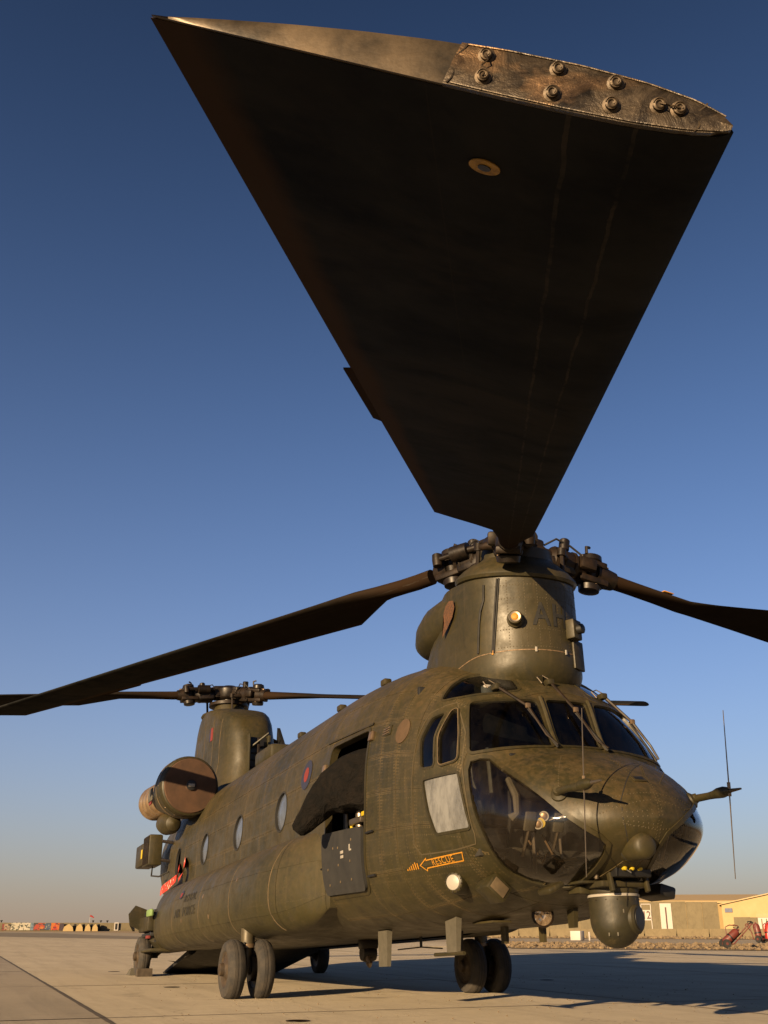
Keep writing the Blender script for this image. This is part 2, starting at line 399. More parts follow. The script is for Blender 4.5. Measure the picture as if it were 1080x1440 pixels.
# ------------------------------------------------------------------ helicopter: hull, openings, skin panels, glazing
from mathutils.bvhtree import BVHTree
HELI = thing('transport_helicopter', 'olive drab twin-rotor transport helicopter parked on the concrete apron', 'helicopter', (6.53, 0, 0))
HELI.rotation_euler = (0, R(2.38), 0)
_link = link
def link(name, me, mat, parent=None, smooth=35, kind=None):
    o = _link(name, me, mat, parent, smooth, kind)
    if parent is HELI: o.matrix_parent_inverse = Matrix.Translation((-6.53, 0, 0))
    return o
def to_world(p):
    a = R(2.38); x = p[0]-6.53; z = p[2]
    return Vector((6.53+math.cos(a)*x+math.sin(a)*z, p[1], -math.sin(a)*x+math.cos(a)*z))

XS = [.2203, .2206, .222, .226, .235, .25, .27, .3, .34, .39, .45, .52, .6, .68]+list(np.arange(.76, 1.2, .08))+list(np.arange(1.2, 1.6, .025))+list(np.arange(1.6, 3.2, .1))+list(np.arange(3.2, 12, .4))+list(np.arange(12, 15.61, .3))
TS = list(np.linspace(0, 1, 49))
rows = [[hull(x, t, 1) for t in TS]+[hull(x, t, -1) for t in TS[::-1][1:-1]] for x in XS]
hull_mb = MB().grid(rows, close_v=True)
n_ring = len(rows[0]); hull_mb.f.append(tuple(range(n_ring)))
base = (len(rows)-1)*n_ring; hull_mb.f.append(tuple(base+k for k in range(n_ring))[::-1])
hull_bm = bmesh.new()
_vs = [hull_bm.verts.new(v) for v in hull_mb.v]
for f in hull_mb.f: hull_bm.faces.new([_vs[i] for i in f])
bmesh.ops.recalc_face_normals(hull_bm, faces=hull_bm.faces[:])
hull_bm.normal_update()
BVH = BVHTree.FromBMesh(hull_bm)
def snap(p, d=0.0):
    loc, n, i, dist = BVH.find_nearest(Vector(p))
    q = Vector((loc.x, 0, f_zm(loc.x)))
    if n.dot(loc-q) < 0: n = -n
    return loc+n*d, n

def resample(pts, n, smooth=True, corner=.04):
    """closed outline resampled to n points; smooth = Catmull-Rom, else straight sides with rounded corners"""
    P = [Vector(p) for p in pts]; m = len(P); out = []
    if smooth:
        for i in range(m):
            a, b, c, d = P[i-1], P[i], P[(i+1) % m], P[(i+2) % m]
            for k in range(12):
                t = k/12
                out.append(.5*((2*b)+(c-a)*t+(2*a-5*b+4*c-d)*t*t+(3*b-a-3*c+d)*t**3))
    else:
        for i in range(m):
            a, b, c = P[i-1], P[i], P[(i+1) % m]
            r = min(corner, (a-b).length*.45, (c-b).length*.45)
            p0 = b+(a-b).normalized()*r; p1 = b+(c-b).normalized()*r
            for k in range(7):
                t = k/6; out.append(p0*(1-t)**2+b*2*t*(1-t)+p1*t*t)
    L = [0]
    for i in range(len(out)): L.append(L[-1]+(out[(i+1) % len(out)]-out[i]).length)
    res = []
    if smooth:
        for k in range(n):
            s = L[-1]*k/n; j = 0
            while L[j+1] < s: j += 1
            t = (s-L[j])/max(1e-9, L[j+1]-L[j]); res.append(out[j].lerp(out[(j+1) % len(out)], t))
        return res
    # keep corners, subdivide the long runs
    step = L[-1]/n
    for i in range(len(out)):
        a, b = out[i], out[(i+1) % len(out)]; k = max(1, int(round((b-a).length/step)))
        if (b-a).length < 1e-5: continue
        for q in range(k): res.append(a.lerp(b, q/k))
    return res

def newell(P):
    n = Vector((0, 0, 0))
    for i in range(len(P)): n += P[i].cross(P[(i+1) % len(P)])
    n.normalize(); return n

class Opening:
    def __init__(s, name, pts, n=36, smooth=True, corner=.04, mirror=False, snapit=True):
        P = resample(pts, n, smooth, corner)
        if mirror: P = [Vector((p.x, -p.y, p.z)) for p in P][::-1]
        s.name = name; s.c = sum(P, Vector())/len(P)
        s.n = newell(P); o = snap(s.c)[1]
        if s.n.dot(o) < 0: s.n = -s.n; P = P[::-1]
        s.a = s.n.orthogonal().normalized(); s.b = s.n.cross(s.a)
        if snapit: P = [snap(p)[0] for p in P]
        s.P = P; s.P2 = [s.to2(p) for p in P]; s.rad = max((p-s.c).length for p in P)
    def to2(s, p): d = p-s.c; return (d.dot(s.a), d.dot(s.b))
    def inside(s, p):
        x, y = s.to2(p); c = False; n = len(s.P2)
        for i in range(n):
            (x1, y1), (x2, y2) = s.P2[i], s.P2[i-1]
            if (y1 > y) != (y2 > y) and x < (x2-x1)*(y-y1)/(y2-y1)+x1: c = not c
        return c
    def cut(s, bm):
        near = lambda f: (f.calc_center_median()-s.c).dot(s.n) > -.55 and f.normal.dot(s.n) > -.45
        if not any((v.co-s.c).length < s.rad+1.5 for v in bm.verts): return
        n = len(s.P)
        cand = {f for f in bm.faces if near(f) and min((v.co-s.c).length for v in f.verts) < s.rad+.05}
        box = {}
        for i in range(n):
            a, b = s.P[i], s.P[(i+1) % n]; a2, b2 = s.P2[i], s.P2[(i+1) % n]
            lo = (min(a2[0], b2[0])-.004, min(a2[1], b2[1])-.004); hi = (max(a2[0], b2[0])+.004, max(a2[1], b2[1])+.004)
            fs = []
            for f in cand:
                q = box.get(f)
                if q is None:
                    p2 = [s.to2(v.co) for v in f.verts]
                    q = box[f] = (min(k[0] for k in p2), max(k[0] for k in p2), min(k[1] for k in p2), max(k[1] for k in p2))
                if q[1] < lo[0] or q[0] > hi[0] or q[3] < lo[1] or q[2] > hi[1]: continue
                fs.append(f)
            if not fs: continue
            pn = (b-a).cross(s.n)
            if pn.length < 1e-7: continue
            g = list({e for f in fs for e in f.edges})+list({v for f in fs for v in f.verts})+fs
            res = bmesh.ops.bisect_plane(bm, geom=g, dist=1e-5, plane_co=a, plane_no=pn.normalized())
            new = {f for f in res['geom'] if isinstance(f, bmesh.types.BMFace) and f.is_valid}
            for f in list(fs)+list(new): box.pop(f, None)
            cand = {f for f in cand if f.is_valid} | new
        kill = [f for f in bm.faces if (f.calc_center_median()-s.c).length < s.rad*1.3+.3 and near(f) and s.inside(f.calc_center_median())]
        bmesh.ops.delete(bm, geom=kill, context='FACES')
    def ring(s, name, w, h, mat, parent, depth=.03, shift=0.0):
        """raised frame strip that runs round the opening on the hull surface"""
        n = len(s.P); loops = []
        for i in range(n):
            p = s.P[i]; nn = snap(p)[1]; t = (s.P[(i+1) % n]-s.P[i-1]).normalized(); o = t.cross(nn).normalized()
            if o.dot(p-s.c) < 0 and abs(o.dot((p-s.c).normalized())) > .15: o = -o
            q, nq = snap(p+o*w)
            p0 = p+o*shift
            loops.append([p0-nn*depth, p0+nn*h, p0+nn*h+o*.004, q+nq*h, q-nq*.004])
        return MB().grid(loops, close_u=True).build(name, mat, parent, 30)
    def pane(s, name, mat, parent, off=-.012, grid=.09, bulge=0.0):
        bm = bmesh.new(); vs = [bm.verts.new(s.c+s.a*x+s.b*y) for x, y in s.P2]; bm.faces.new(vs)
        xs = [p[0] for p in s.P2]; ys = [p[1] for p in s.P2]
        for lo, hi, ax in ((min(xs), max(xs), s.a), (min(ys), max(ys), s.b)):
            k = max(1, int((hi-lo)/grid))
            for i in range(1, k):
                bmesh.ops.bisect_plane(bm, geom=bm.verts[:]+bm.edges[:]+bm.faces[:], dist=1e-6, plane_co=s.c+ax*(lo+(hi-lo)*i/k), plane_no=ax)
        for v in bm.verts:
            loc, nn, i, d = BVH.ray_cast(v.co+s.n*1.2, -s.n, 2.4)
            if loc is None: loc, nn, i, d = BVH.find_nearest(v.co)
            if nn.dot(s.n) < 0: nn = -nn
            bl = 0
            if bulge:
                d = min((loc-p).length for p in s.P); k = min(1, d/.30); bl = bulge*math.sin(k*PI/2)
            v.co = loc+nn*(off+bl)
        bm.normal_update(); fl = [f for f in bm.faces if f.normal.dot(s.n) < 0]
        if fl: bmesh.ops.reverse_faces(bm, faces=fl)
        me = bpy.data.meshes.new(name); bm.to_mesh(me); bm.free()
        return link(name, me, mat, parent, 40)

O_side = [(1.746, .84, 2.535), (1.675, .735, 2.547), (1.594, .62, 2.547), (1.51, .487, 2.537), (1.451, .303, 2.528), (1.358, .287, 2.3), (1.24, .287, 2.067), (1.274, .474, 2.066), (1.312, .658, 2.055), (1.349, .792, 2.042), (1.394, .904, 2.025), (1.476, 1.004, 2.009), (1.60, .94, 2.28)]
O_ctr = [(1.447, .215, 2.535), (1.447, -.215, 2.535), (1.237, -.215, 2.075), (1.237, .215, 2.075)]
O_quarter = [(1.875, 1.033, 2.452), (2.001, 1.107, 2.434), (2.087, 1.2, 2.232), (2.033, 1.233, 1.964), (1.843, 1.193, 1.948), (1.902, 1.151, 2.231), (1.884, 1.075, 2.391)]
O_slide = [(1.793, .946, 2.478), (1.824, .988, 2.461), (1.841, 1.124, 2.227), (1.769, 1.17, 1.941), (1.572, 1.079, 1.96), (1.66, 1.02, 2.23)]
O_low = [(1.991, 1.235, 1.841), (1.545, 1.105, 1.842), (1.484, 1.114, 1.709), (1.418, 1.114, 1.532), (1.372, 1.092, 1.362), (1.829, 1.2, 1.361), (1.92, 1.228, 1.567), (1.968, 1.235, 1.742)]
O_eye = [(2.01, 1.008, 2.6), (2.072, .864, 2.776), (2.081, .696, 2.882), (1.992, .518, 2.901), (1.816, .347, 2.833), (1.592, .387, 2.653), (1.663, .586, 2.63), (1.755, .729, 2.632), (1.866, .896, 2.609)]
O_bub = [(1.438, 1.018, 1.927), (1.367, .925, 1.944), (1.315, .868, 1.913), (.986, .839, 1.72), (.724, .755, 1.527), (.557, .653, 1.355), (.471, .522, 1.243), (.446, .372, 1.153), (.552, .338, 1.076), (.726, .318, .993), (.947, .312, .913), (1.076, .332, .878), (1.146, .413, .877), (1.185, .518, .895), (1.235, .675, .942), (1.259, .837, 1.031), (1.242, .957, 1.156), (1.246, 1.04, 1.314), (1.305, 1.081, 1.5), (1.389, 1.068, 1.723), (1.435, 1.047, 1.857)]
O_door = [(4.42, 1.235, 2.60), (3.26, 1.235, 2.57), (3.24, 1.32, 1.8), (3.31, 1.245, 1.00), (4.44, 1.25, 1.015), (4.44, 1.32, 1.8)]
OPEN = []
def mk(name, pts, **k):
    for mir in (False, True): OPEN.append(Opening(name, pts, mirror=mir, **k))
mk('side_windscreen', O_side, n=40, smooth=False, corner=.05)
OPEN.append(Opening('centre_windscreen', O_ctr, n=20, smooth=False, corner=.04))
mk('quarter_window', O_quarter, n=26, smooth=False, corner=.05)
mk('sliding_window', O_slide, n=24, smooth=False, corner=.05)
mk('lower_door_window', O_low, n=24, smooth=False, corner=.03)
mk('eyebrow_window', O_eye, n=30, smooth=False, corner=.06)
OPEN.append(Opening('chin_bubble', O_bub, n=44, smooth=True))
# the port bubble reaches further in, beside the keel
O_bubp = [(1.438, 1.018, 1.927), (1.367, .925, 1.944), (1.315, .868, 1.913), (.986, .839, 1.72), (.724, .745, 1.56), (.547, .611, 1.47), (.36, .42, 1.385), (.297, .30, 1.33), (.275, .18, 1.255), (.30, .10, 1.19), (.40, .09, 1.10), (.60, .15, 1.0), (.85, .23, .925), (1.05, .30, .875), (1.146, .413, .877), (1.185, .518, .895), (1.235, .675, .942), (1.259, .837, 1.031), (1.242, .957, 1.156), (1.246, 1.04, 1.314), (1.305, 1.081, 1.5), (1.389, 1.068, 1.723), (1.435, 1.047, 1.857)]
OPEN.append(Opening('chin_bubble', O_bubp, n=48, smooth=True, mirror=True))
OPEN.append(Opening('cabin_door', O_door, n=40, smooth=False, corner=.10))
WX, WZ, WR = [6.20+2.124*i for i in range(4)], 2.139, .235
for wx in WX:
    OPEN.append(Opening('cabin_window', [(wx+WR*math.cos(k*PI/4), 1.32, WZ+WR*math.sin(k*PI/4)) for k in range(8)], n=24))
for o in OPEN: o.cut(hull_bm)
me = bpy.data.meshes.new('fuselage'); hull_bm.to_mesh(me)
FUS = link('fuselage', me, M['hull'], HELI, 40)

# skin panels: thin plates over the hull, cut by the same openings
def skin_panel(x0, x1, t0, t1, side, parent=None, lift=.0045, mat=None):
    g = .0035; L = section((x0+x1)/2)[3]
    xa, xb = x0+g, x1-g; ta, tb = t0+g/L, t1-g/L
    nx = max(1, int(math.ceil((xb-xa)/(.10 if xa < 1.7 else .45)))); nt = max(3, int(math.ceil((tb-ta)*L/.11)))
    bm = bmesh.new(); la = bm.loops.layers.uv.new('ea'); lb = bm.loops.layers.uv.new('eb'); info = {}
    def vert(i, j, d):
        x = xa+(xb-xa)*i/nx; t = ta+(tb-ta)*j/nt
        v = bm.verts.new(hull(x, t, side)+hull_n(x, t, side)*d); info[v] = ((x-xa), (t-ta)*L, (xb-x), (tb-t)*L); return v
    G = [[vert(i, j, lift) for j in range(nt+1)] for i in range(nx+1)]
    for i in range(nx):
        for j in range(nt):
            q = [G[i][j], G[i+1][j], G[i+1][j+1], G[i][j+1]]
            bm.faces.new(q if side > 0 else q[::-1])
    rim = [(i, 0) for i in range(nx)]+[(nx, j) for j in range(nt)]+[(i, nt) for i in range(nx, 0, -1)]+[(0, j) for j in range(nt, 0, -1)]
    low = [vert(i, j, -.002) for i, j in rim]
    for k in range(len(rim)):
        a, b = rim[k], rim[(k+1) % len(rim)]
        q = [G[a[0]][a[1]], low[k], low[(k+1) % len(rim)], G[b[0]][b[1]]]
        bm.faces.new(q if side > 0 else q[::-1])
    for f in bm.faces:
        for l in f.loops:
            u = info[l.vert]; l[la].uv = (u[0], u[1]); l[lb].uv = (u[2], u[3])
    bm.normal_update()
    c = hull((x0+x1)/2, (t0+t1)/2, side)
    for o in OPEN:
        if o.c.y*side < -.3 or (c-o.c).length > o.rad+.9: continue
        o.cut(bm)
    # loose slivers left by a cut-out are dropped
    left = set(bm.faces); isl = []
    while left:
        st = [left.pop()]; g = list(st)
        while st:
            f = st.pop()
            for e in f.edges:
                for k in e.link_faces:
                    if k in left: left.discard(k); st.append(k); g.append(k)
        isl.append(g)
    if not isl: bm.free(); return None
    isl.sort(key=lambda g: -sum(f.calc_area() for f in g))
    for g in isl[1:]: bmesh.ops.delete(bm, geom=g, context='FACES')
    if len(bm.faces) < 3 or sum(f.calc_area() for f in bm.faces) < .004: bm.free(); return None
    me = bpy.data.meshes.new('skin_panel'); bm.to_mesh(me); bm.free()
    return link('skin_panel', me, mat or M['panel'], parent or FUS, 35)
TB = [0, .09, .18, .26, .34, .42, .50, .58, .67, .77, .88, 1.0]
XC = [1.50, 2.16, 2.50, 2.86, 3.235, 4.46, 5.25, 6.2, 7.15, 8.1, 9.05, 10.0, 11.0, 12.0, 12.9, 13.8, 14.7, 15.5]
for side in (1, -1):
    for x0, x1, t0, t1 in ((1.16, 1.50, .62, .80), (1.16, 1.50, .80, 1.0), (.50, 1.16, .9, 1.0)): skin_panel(x0, x1, t0, t1, side)
    for i in range(len(XC)-1):
        if side < 0 and XC[i] > 2.2: break
        for j in range(len(TB)-1):
            if XC[i] > 4.4 and XC[i] < 12 and TB[j] > .60: continue
            skin_panel(XC[i], XC[i+1], TB[j], TB[j+1], side)

# frames and panes
PANE = dict(side_windscreen='glass', centre_windscreen='glass', quarter_window='glass', sliding_window='glass', lower_door_window='dustyglass', eyebrow_window='glass', chin_bubble='bubble', cabin_window='cabinpane')
FW = dict(side_windscreen=(.030, .010), centre_windscreen=(.026, .012), quarter_window=(.022, .009), sliding_window=(.020, .018), lower_door_window=(.024, .010), eyebrow_window=(.026, .010), chin_bubble=(.040, .011), cabin_window=(.022, .010))
iw = 0
for o in OPEN:
    if o.name == 'cabin_door':
        DOORF = o.ring('door_frame', .045, .012, M['olive_dk'], HELI, depth=.07); continue
    w, h = FW[o.name]
    fr = o.ring(o.name+'_frame', w, h, M['olive_dk'] if o.name not in ('cabin_window',) else M['rubber'], HELI)
    if o.name == 'cabin_window':
        iw += 1
        if iw == 4: fr['label'] = 'open round cabin window with its pane taken out'; continue
    if o.name == 'lower_door_window': fr['label'] = 'lower cockpit door window frame with dust-caked pane'
    o.pane('pane', M[PANE[o.name]], fr, off=-.028 if o.name == 'cabin_window' else -.012, grid=.05 if o.name == 'chin_bubble' else .09, bulge=.05 if o.name == 'chin_bubble' else .045 if o.name == 'cabin_window' else 0)
    if o.name == 'sliding_window':
        o.ring('pale_seal', .008, .022, M['seamdust'], fr, depth=.0)
# ------------------------------------------------------------------ helicopter: details laid on the hull
def rivets(name, pts, parent, pitch=.032, r=.0065, lift=.005, mat=None, snapfn=None):
    """a row of rivet heads along a polyline on the hull"""
    P = [Vector(p) for p in pts]; mb = MB(); k = 0; carry = 0.
    for a, b in zip(P, P[1:]):
        L = (b-a).length; d = carry
        while d < L:
            q, n = (snapfn or snap)(a.lerp(b, d/L))
            u = n.orthogonal().normalized(); v = n.cross(u)
            ring = [q+(u*math.cos(2*PI*i/6)+v*math.sin(2*PI*i/6))*r+n*.001 for i in range(6)]
            mb.add(ring+[q+n*lift], [(i, (i+1) % 6, 6) for i in range(6)]); d += pitch
        carry = d-L
    return mb.build(name, mat or M['rivet'], parent, 60, kind='stuff')
def seam(name, pts, parent, w=.006, h=.003, mat=None, snapfn=None, closed=False, n=40):
    """a thin raised strip that follows the hull"""
    P = [Vector(p) for p in pts]; Q = []
    if closed: P = P+[P[0]]
    for a, b in zip(P, P[1:]):
        k = max(1, int((b-a).length/.05)); Q += [a.lerp(b, i/k) for i in range(k)]
    Q.append(P[-1]); S = [(snapfn or snap)(q) for q in Q]; loops = []
    for i, (q, nn) in enumerate(S):
        t = (S[min(i+1, len(S)-1)][0]-S[max(i-1, 0)][0]).normalized(); o = t.cross(nn).normalized()
        loops.append([q-o*w-nn*.002, q-o*w+nn*h, q+o*w+nn*h, q+o*w-nn*.002])
    return MB().grid(loops, close_v=True).build(name, mat or M['seamdust'], parent, 40)
def onhull(x, z, d=0.0, side=1):
    t = hull_t(x, z); return hull(x, t, side)+hull_n(x, t, side)*d
def decal(name, poly, mat, parent, d=.008):
    """flat paint shape on the hull from outline points (x, z) on the starboard side"""
    bm = bmesh.new(); bm.faces.new([bm.verts.new((x, 0, z)) for x, z in poly]); fin(bm, name, mat, parent, d)
def fin(bm, name, mat, parent, d, side=1, fn=None):
    bmesh.ops.triangulate(bm, faces=bm.faces[:])
    bmesh.ops.subdivide_edges(bm, edges=[e for e in bm.edges if e.calc_length() > .08], cuts=2, use_grid_fill=True)
    for v in bm.verts: v.co = (fn or (lambda x, z: onhull(x, z, d, side)))(v.co.x, v.co.z)
    bmesh.ops.recalc_face_normals(bm, faces=bm.faces[:]); me = bpy.data.meshes.new(name); bm.to_mesh(me); bm.free()
    return link(name, me, mat, parent, 0)
def text_bm(body, size, shear=0.0, space=1.0, bold=0.0):
    """glyph outlines as a flat bmesh in (x, 0, z)"""
    cu = bpy.data.curves.new('glyphs', 'FONT'); cu.body = body; cu.size = size; cu.shear = shear; cu.space_character = space; cu.offset = bold
    cu.align_x = 'CENTER'; cu.align_y = 'CENTER'; cu.resolution_u = 3
    ob = bpy.data.objects.new('glyphs', cu); COL.objects.link(ob); dg = bpy.context.evaluated_depsgraph_get()
    me = bpy.data.meshes.new_from_object(ob.evaluated_get(dg)); bpy.data.objects.remove(ob); bpy.data.curves.remove(cu)
    bm = bmesh.new(); bm.from_mesh(me); bpy.data.meshes.remove(me)
    for v in bm.verts: v.co = Vector((v.co.x, 0, v.co.y))
    return bm

# nose seams, rivet rows, access panels
NS = [(.80, -.30, 1.86), (.56, -.02, 1.75), (.42, .14, 1.627), (.319, .277, 1.466), (.288, .297, 1.324), (.39, .2, 1.12)]
seam('nose_seam', NS, FUS, .004, .002, M['rubber'])
NS2 = [(.70, -.22, 1.82), (.50, -.10, 1.70), (.424, -.072, 1.638), (.263, -.031, 1.443), (.244, .008, 1.275), (.304, 0, 1.174)]
rivets('rivet_row', NS2, FUS, .028); rivets('rivet_row', [(p[0]+.03, p[1]-.03, p[2]) for p in NS2], FUS, .028)
for a, b in (((.95, .62, 1.80), (.45, .20, 1.62)), ((.60, .60, 1.45), (.33, .30, 1.40)), ((.33, .28, 1.30), (.26, 0, 1.24)), ((1.16, .70, 2.0), (1.05, .05, 1.99)), ((.34, -.02, 1.52), (.40, -.45, 1.45)), ((.36, -.02, 1.42), (.40, -.45, 1.36)), ((.95, .40, 1.90), (.62, .66, 1.62)), ((1.10, 0, 2.0), (.5, .02, 1.72))):
    for s in (1, -1): rivets('rivet_row', [(a[0], a[1]*s, a[2]), (b[0], b[1]*s, b[2])], FUS, .03)
for k in range(7): rivets('rivet_row', [(.33, .28-.04*k, 1.36), (.31, .28-.04*k, 1.26)], FUS, .026)
bub = next(o for o in OPEN if o.name == 'chin_bubble')
for o in OPEN:
    if o.name in ('chin_bubble', 'side_windscreen', 'quarter_window', 'lower_door_window'):
        Q = [o.c+(p-o.c)*(1+.022/max(.2, (p-o.c).length)) for p in o.P]; rivets('rivet_row', Q+[Q[0]], FUS, .034, .0045, .014)
# recessed step in the nose deck
mb = MB(); q, n = snap((.455, -.01, 1.665)); u = Vector((0, 1, 0)); v = n.cross(u).normalized()
mb.bbox(q+n*.004, (.13, .085, .012), .008, basis(u, v, n)); nb = mb.build('kick_step', M['olive_dk'], HELI)
MB().bbox(q+n*.006, (.09, .05, .012), .01, basis(u, v, n)).build('step_recess', M['black'], nb)

# cockpit door outline
seam('cockpit_door_edge', [(2.19, 1.24, 1.30), (2.18, 1.25, 1.9), (2.15, 1.21, 2.25), (2.07, 1.11, 2.48), (1.83, .93, 2.555), (1.60, .98, 2.22), (1.50, 1.08, 1.90), (1.38, 1.10, 1.55), (1.335, 1.07, 1.30), (1.36, 1.06, 1.22), (1.6, 1.12, 1.20), (2.1, 1.21, 1.21)], FUS, .006, .006, M['rivet'], closed=True)

# RESCUE arrow and warning stripes
ar = [(2.176, 1.126), (2.041, 1.182), (2.049, 1.163), (1.551, 1.185), (1.585, 1.112), (2.07, 1.091), (2.089, 1.069)]
def inset(poly, d):
    c = [Vector(p) for p in poly]; out = []; n = len(c)
    area = sum(c[i].x*c[(i+1) % n].y-c[(i+1) % n].x*c[i].y for i in range(n)); sg = 1 if area > 0 else -1
    for i in range(n):
        a, b, e = c[i-1], c[i], c[(i+1) % n]; t1 = (b-a).normalized(); t2 = (e-b).normalized()
        n1 = Vector((-t1.y, t1.x))*sg; n2 = Vector((-t2.y, t2.x))*sg; m = (n1+n2).normalized(); k = d/max(.35, m.dot(n1)); out.append(b+m*k)
    return out
ai = inset(ar, .009); mb = MB(); N_ = len(ar)
pts = []
for P2 in (ar, [(p.x, p.y) for p in ai]):
    for i in range(N_):
        for k in range(6): a, b = P2[i], P2[(i+1) % N_]; pts.append((a[0]+(b[0]-a[0])*k/6, a[1]+(b[1]-a[1])*k/6))
h = N_*6; mb.add([onhull(x, z, .009) for x, z in pts], [(i, (i+1) % h, (i+1) % h+h, i+h) for i in range(h)])
ARROW = mb.build('rescue_arrow', M['amber'], HELI, 0)
bm = text_bm('RESCUE', .076, 0, 1.16, .0)
for v in bm.verts: x, z = v.co.x, v.co.z; v.co = Vector((1.835-x*1.0, 0, 1.137+z*.98+x*.03))
fin(bm, 'lettering', M['amber'], ARROW, .009)
for k in range(6):
    x = 2.40-k*.036; h0 = .016+.011*k if k < 5 else .05
    decal('warning_stripe', [(x, 1.098), (x-.016, 1.098), (x-.020, 1.098+h0), (x-.004, 1.098+h0)], M['amber'], ARROW, .009)
# faint RAF-style roundel dots on the side and sponson flash come later
def disc(name, x, z, rx, rz, mat, parent, d, n=20): decal(name, [(x+rx*math.cos(2*PI*k/n), z+rz*math.sin(2*PI*k/n)) for k in range(n)], mat, parent, d)
M['mblue'] = plain('faded_blue_paint', (.012, .0145, .036), .7, var=.4); M['mred'] = plain('faded_red_paint', (.12, .014, .012), .7, var=.25)
o = decal('roundel', [(5.27+.19*math.cos(2*PI*k/24), 2.442+.175*math.sin(2*PI*k/24)) for k in range(24)], M['mblue'], HELI, .010)
disc('roundel_centre', 5.27, 2.442, .085, .088, M['mred'], HELI, .013)

# fuselage fittings on the starboard side
q, n = snap((2.447, 1.225, 2.391)); mb = MB().lathe([(.125, 0), (.125, .008), (.11, .012)], q, n, 28); hc = mb.build('round_access_cover', plain('rusty_cover', (.050, .029, .013), .8, nscale=12), HELI)
q, n = snap((2.80, 1.245, 2.46)); u = Vector((-1, 0, 0)); v = n.cross(u).normalized()
vt = MB().bbox(q, (.20, .10, .02), .008, basis(u, v, n)).build('vent_louvre', M['olive_dk'], HELI)
for k in (-1, 0, 1): MB().bbox(q+n*.012+v*.026*k, (.15, .012, .012), .004, basis(u, v, n)).build('slat', M['bronze'], vt)
# door rail with end fittings
seam('door_rail', [(4.60, 1.22, 2.685), (3.20, 1.22, 2.62)], HELI, .012, .02, M['olive_dk'])
for x, z in ((3.17, 2.48), (4.56, 2.38)):
    q, n = snap(onhull(x, z)); MB().bbox(q+n*.015, (.10, .10, .04), .012, basis(Vector((1, 0, 0)), n.cross(Vector((1, 0, 0))).normalized(), n)).build('rail_bracket', M['bronze'], HELI)
for x, z in ((3.10, 1.52), (3.13, 1.12), (4.62, 1.3)):
    q, n = snap(onhull(x, z)); MB().tube([q+Vector((-.09, 0, 0))+n*.02, q+Vector((.09, 0, 0))+n*.02], .012, 6).build('latch', M['black'], HELI)

# white formation lamp, sensor box, landing lamp
q, n = snap((1.832, 1.004, .955)); ax = Vector((-.55, .80, -.05)).normalized()
LP = MB().lathe([(.105, -.12), (.10, .03), (.085, .075), (.07, .085)], q, ax, 28).build('approach_sensor', M['olive'], HELI)
MB().lathe([(.068, .080), (.062, .094), (.03, .101)], q, ax, 24).build('white_lens', M['white'], LP)
for k in range(12):
    a = 2*PI*k/12; u = ax.orthogonal().normalized(); v = ax.cross(u)
    MB().lathe([(.008, 0), (.006, .006)], q+ax*.078+(u*math.cos(a)+v*math.sin(a))*.077, ax, 6).build('screw', M['hubmetal'], LP)
q, n = snap((1.50, .80, .90)); rt = basis(Vector((1, 0, 0)), Vector((0, .77, .64)), Vector((0, -.64, .77)))
SB = MB().bbox(q+Vector((0, .04, -.03)), (.24, .20, .15), .012, rt).build('dispenser_box', M['olive'], HELI)
MB().bbox(q+Vector((-.125, .045, -.03)), (.01, .15, .10), .004, rt).build('box_face', M['seamdust'], SB)
lc = Vector((1.80, .20, .685)); la = Vector((-1, .28, -.12)).normalized()
LL = MB().lathe([(.05, -.10), (.088, -.05), (.100, 0), (.100, .02), (.092, .024)], lc, la, 28).build('landing_lamp', M['hubmetal'], HELI)
lens = NT('lamp_reflector'); lens.set(color=(.42, .32, .22), metal=.8, rough=.22, normal=lens.bump(lens.vor(26, lens.coord()), .6, .02))
MB().lathe([(.091, .016), (.07, .030), (.02, .038)], lc, la, 24).build('lamp_lens', lens.m, LL)
MB().tube([lc-la*.05, lc+Vector((.05, 0, .09))], .02, 8).build('lamp_arm', M['hubdark'], LL)
# hinged plate behind the lamp
MB().bbox((2.35, .42, .655), (.40, .20, .02), .006).build('belly_hatch', M['olive'], HELI)

# blade aerials and fins below the belly
def fin_aerial(x0, x1, y, z0, z1, rake=.04, th=.022, mat='olive', foot=None, name='blade_aerial'):
    zt = z0; mb = MB()
    mb.add([(x0, y-th, zt), (x1, y-th*.4, zt), (x1, y+th*.4, zt), (x0, y+th, zt), (x0+rake, y-th*.7, z1), (x1-rake*.3, y-th*.3, z1), (x1-rake*.3, y+th*.3, z1), (x0+rake, y+th*.7, z1)],
           [(0, 1, 2, 3), (7, 6, 5, 4), (0, 4, 5, 1), (1, 5, 6, 2), (2, 6, 7, 3), (3, 7, 4, 0)])
    o = mb.build(name, M[mat], HELI, 20)
    if foot:
        MB().tube([(foot[0], y, z1-.012), (foot[1], y, z1-.012)], .017, 8).build('aerial_bar', M['olive'], o)
    return o
fin_aerial(2.42, 2.70, .72, .74, .41, .04, .03, 'paleolive', (2.34, 2.97))
fin_aerial(4.10, 4.40, .72, .66, .31, .03, .03, 'paleolive')
fin_aerial(2.84, 2.96, 0, .69, .49, .0, .02, 'olive'); fin_aerial(2.12, 2.22, 0, .72, .48, .0, .02, 'olive'); fin_aerial(1.56, 1.70, 0, .76, .58, .02, .025, 'olive_dk')
gd = fin_aerial(3.84, 3.98, 0, .66, .44, .02, .02, 'hubdark')
tb = MB().tube([(5.58, -.3, .67), (5.58, -.3, .53)], .018, 8).build('wire_aerial_post', M['black'], HELI)
MB().tube([(4.98, -.3, .50), (5.58, -.3, .53), (6.3, -.3, .52)], .008, 6).build('wire_aerial', M['black'], tb)
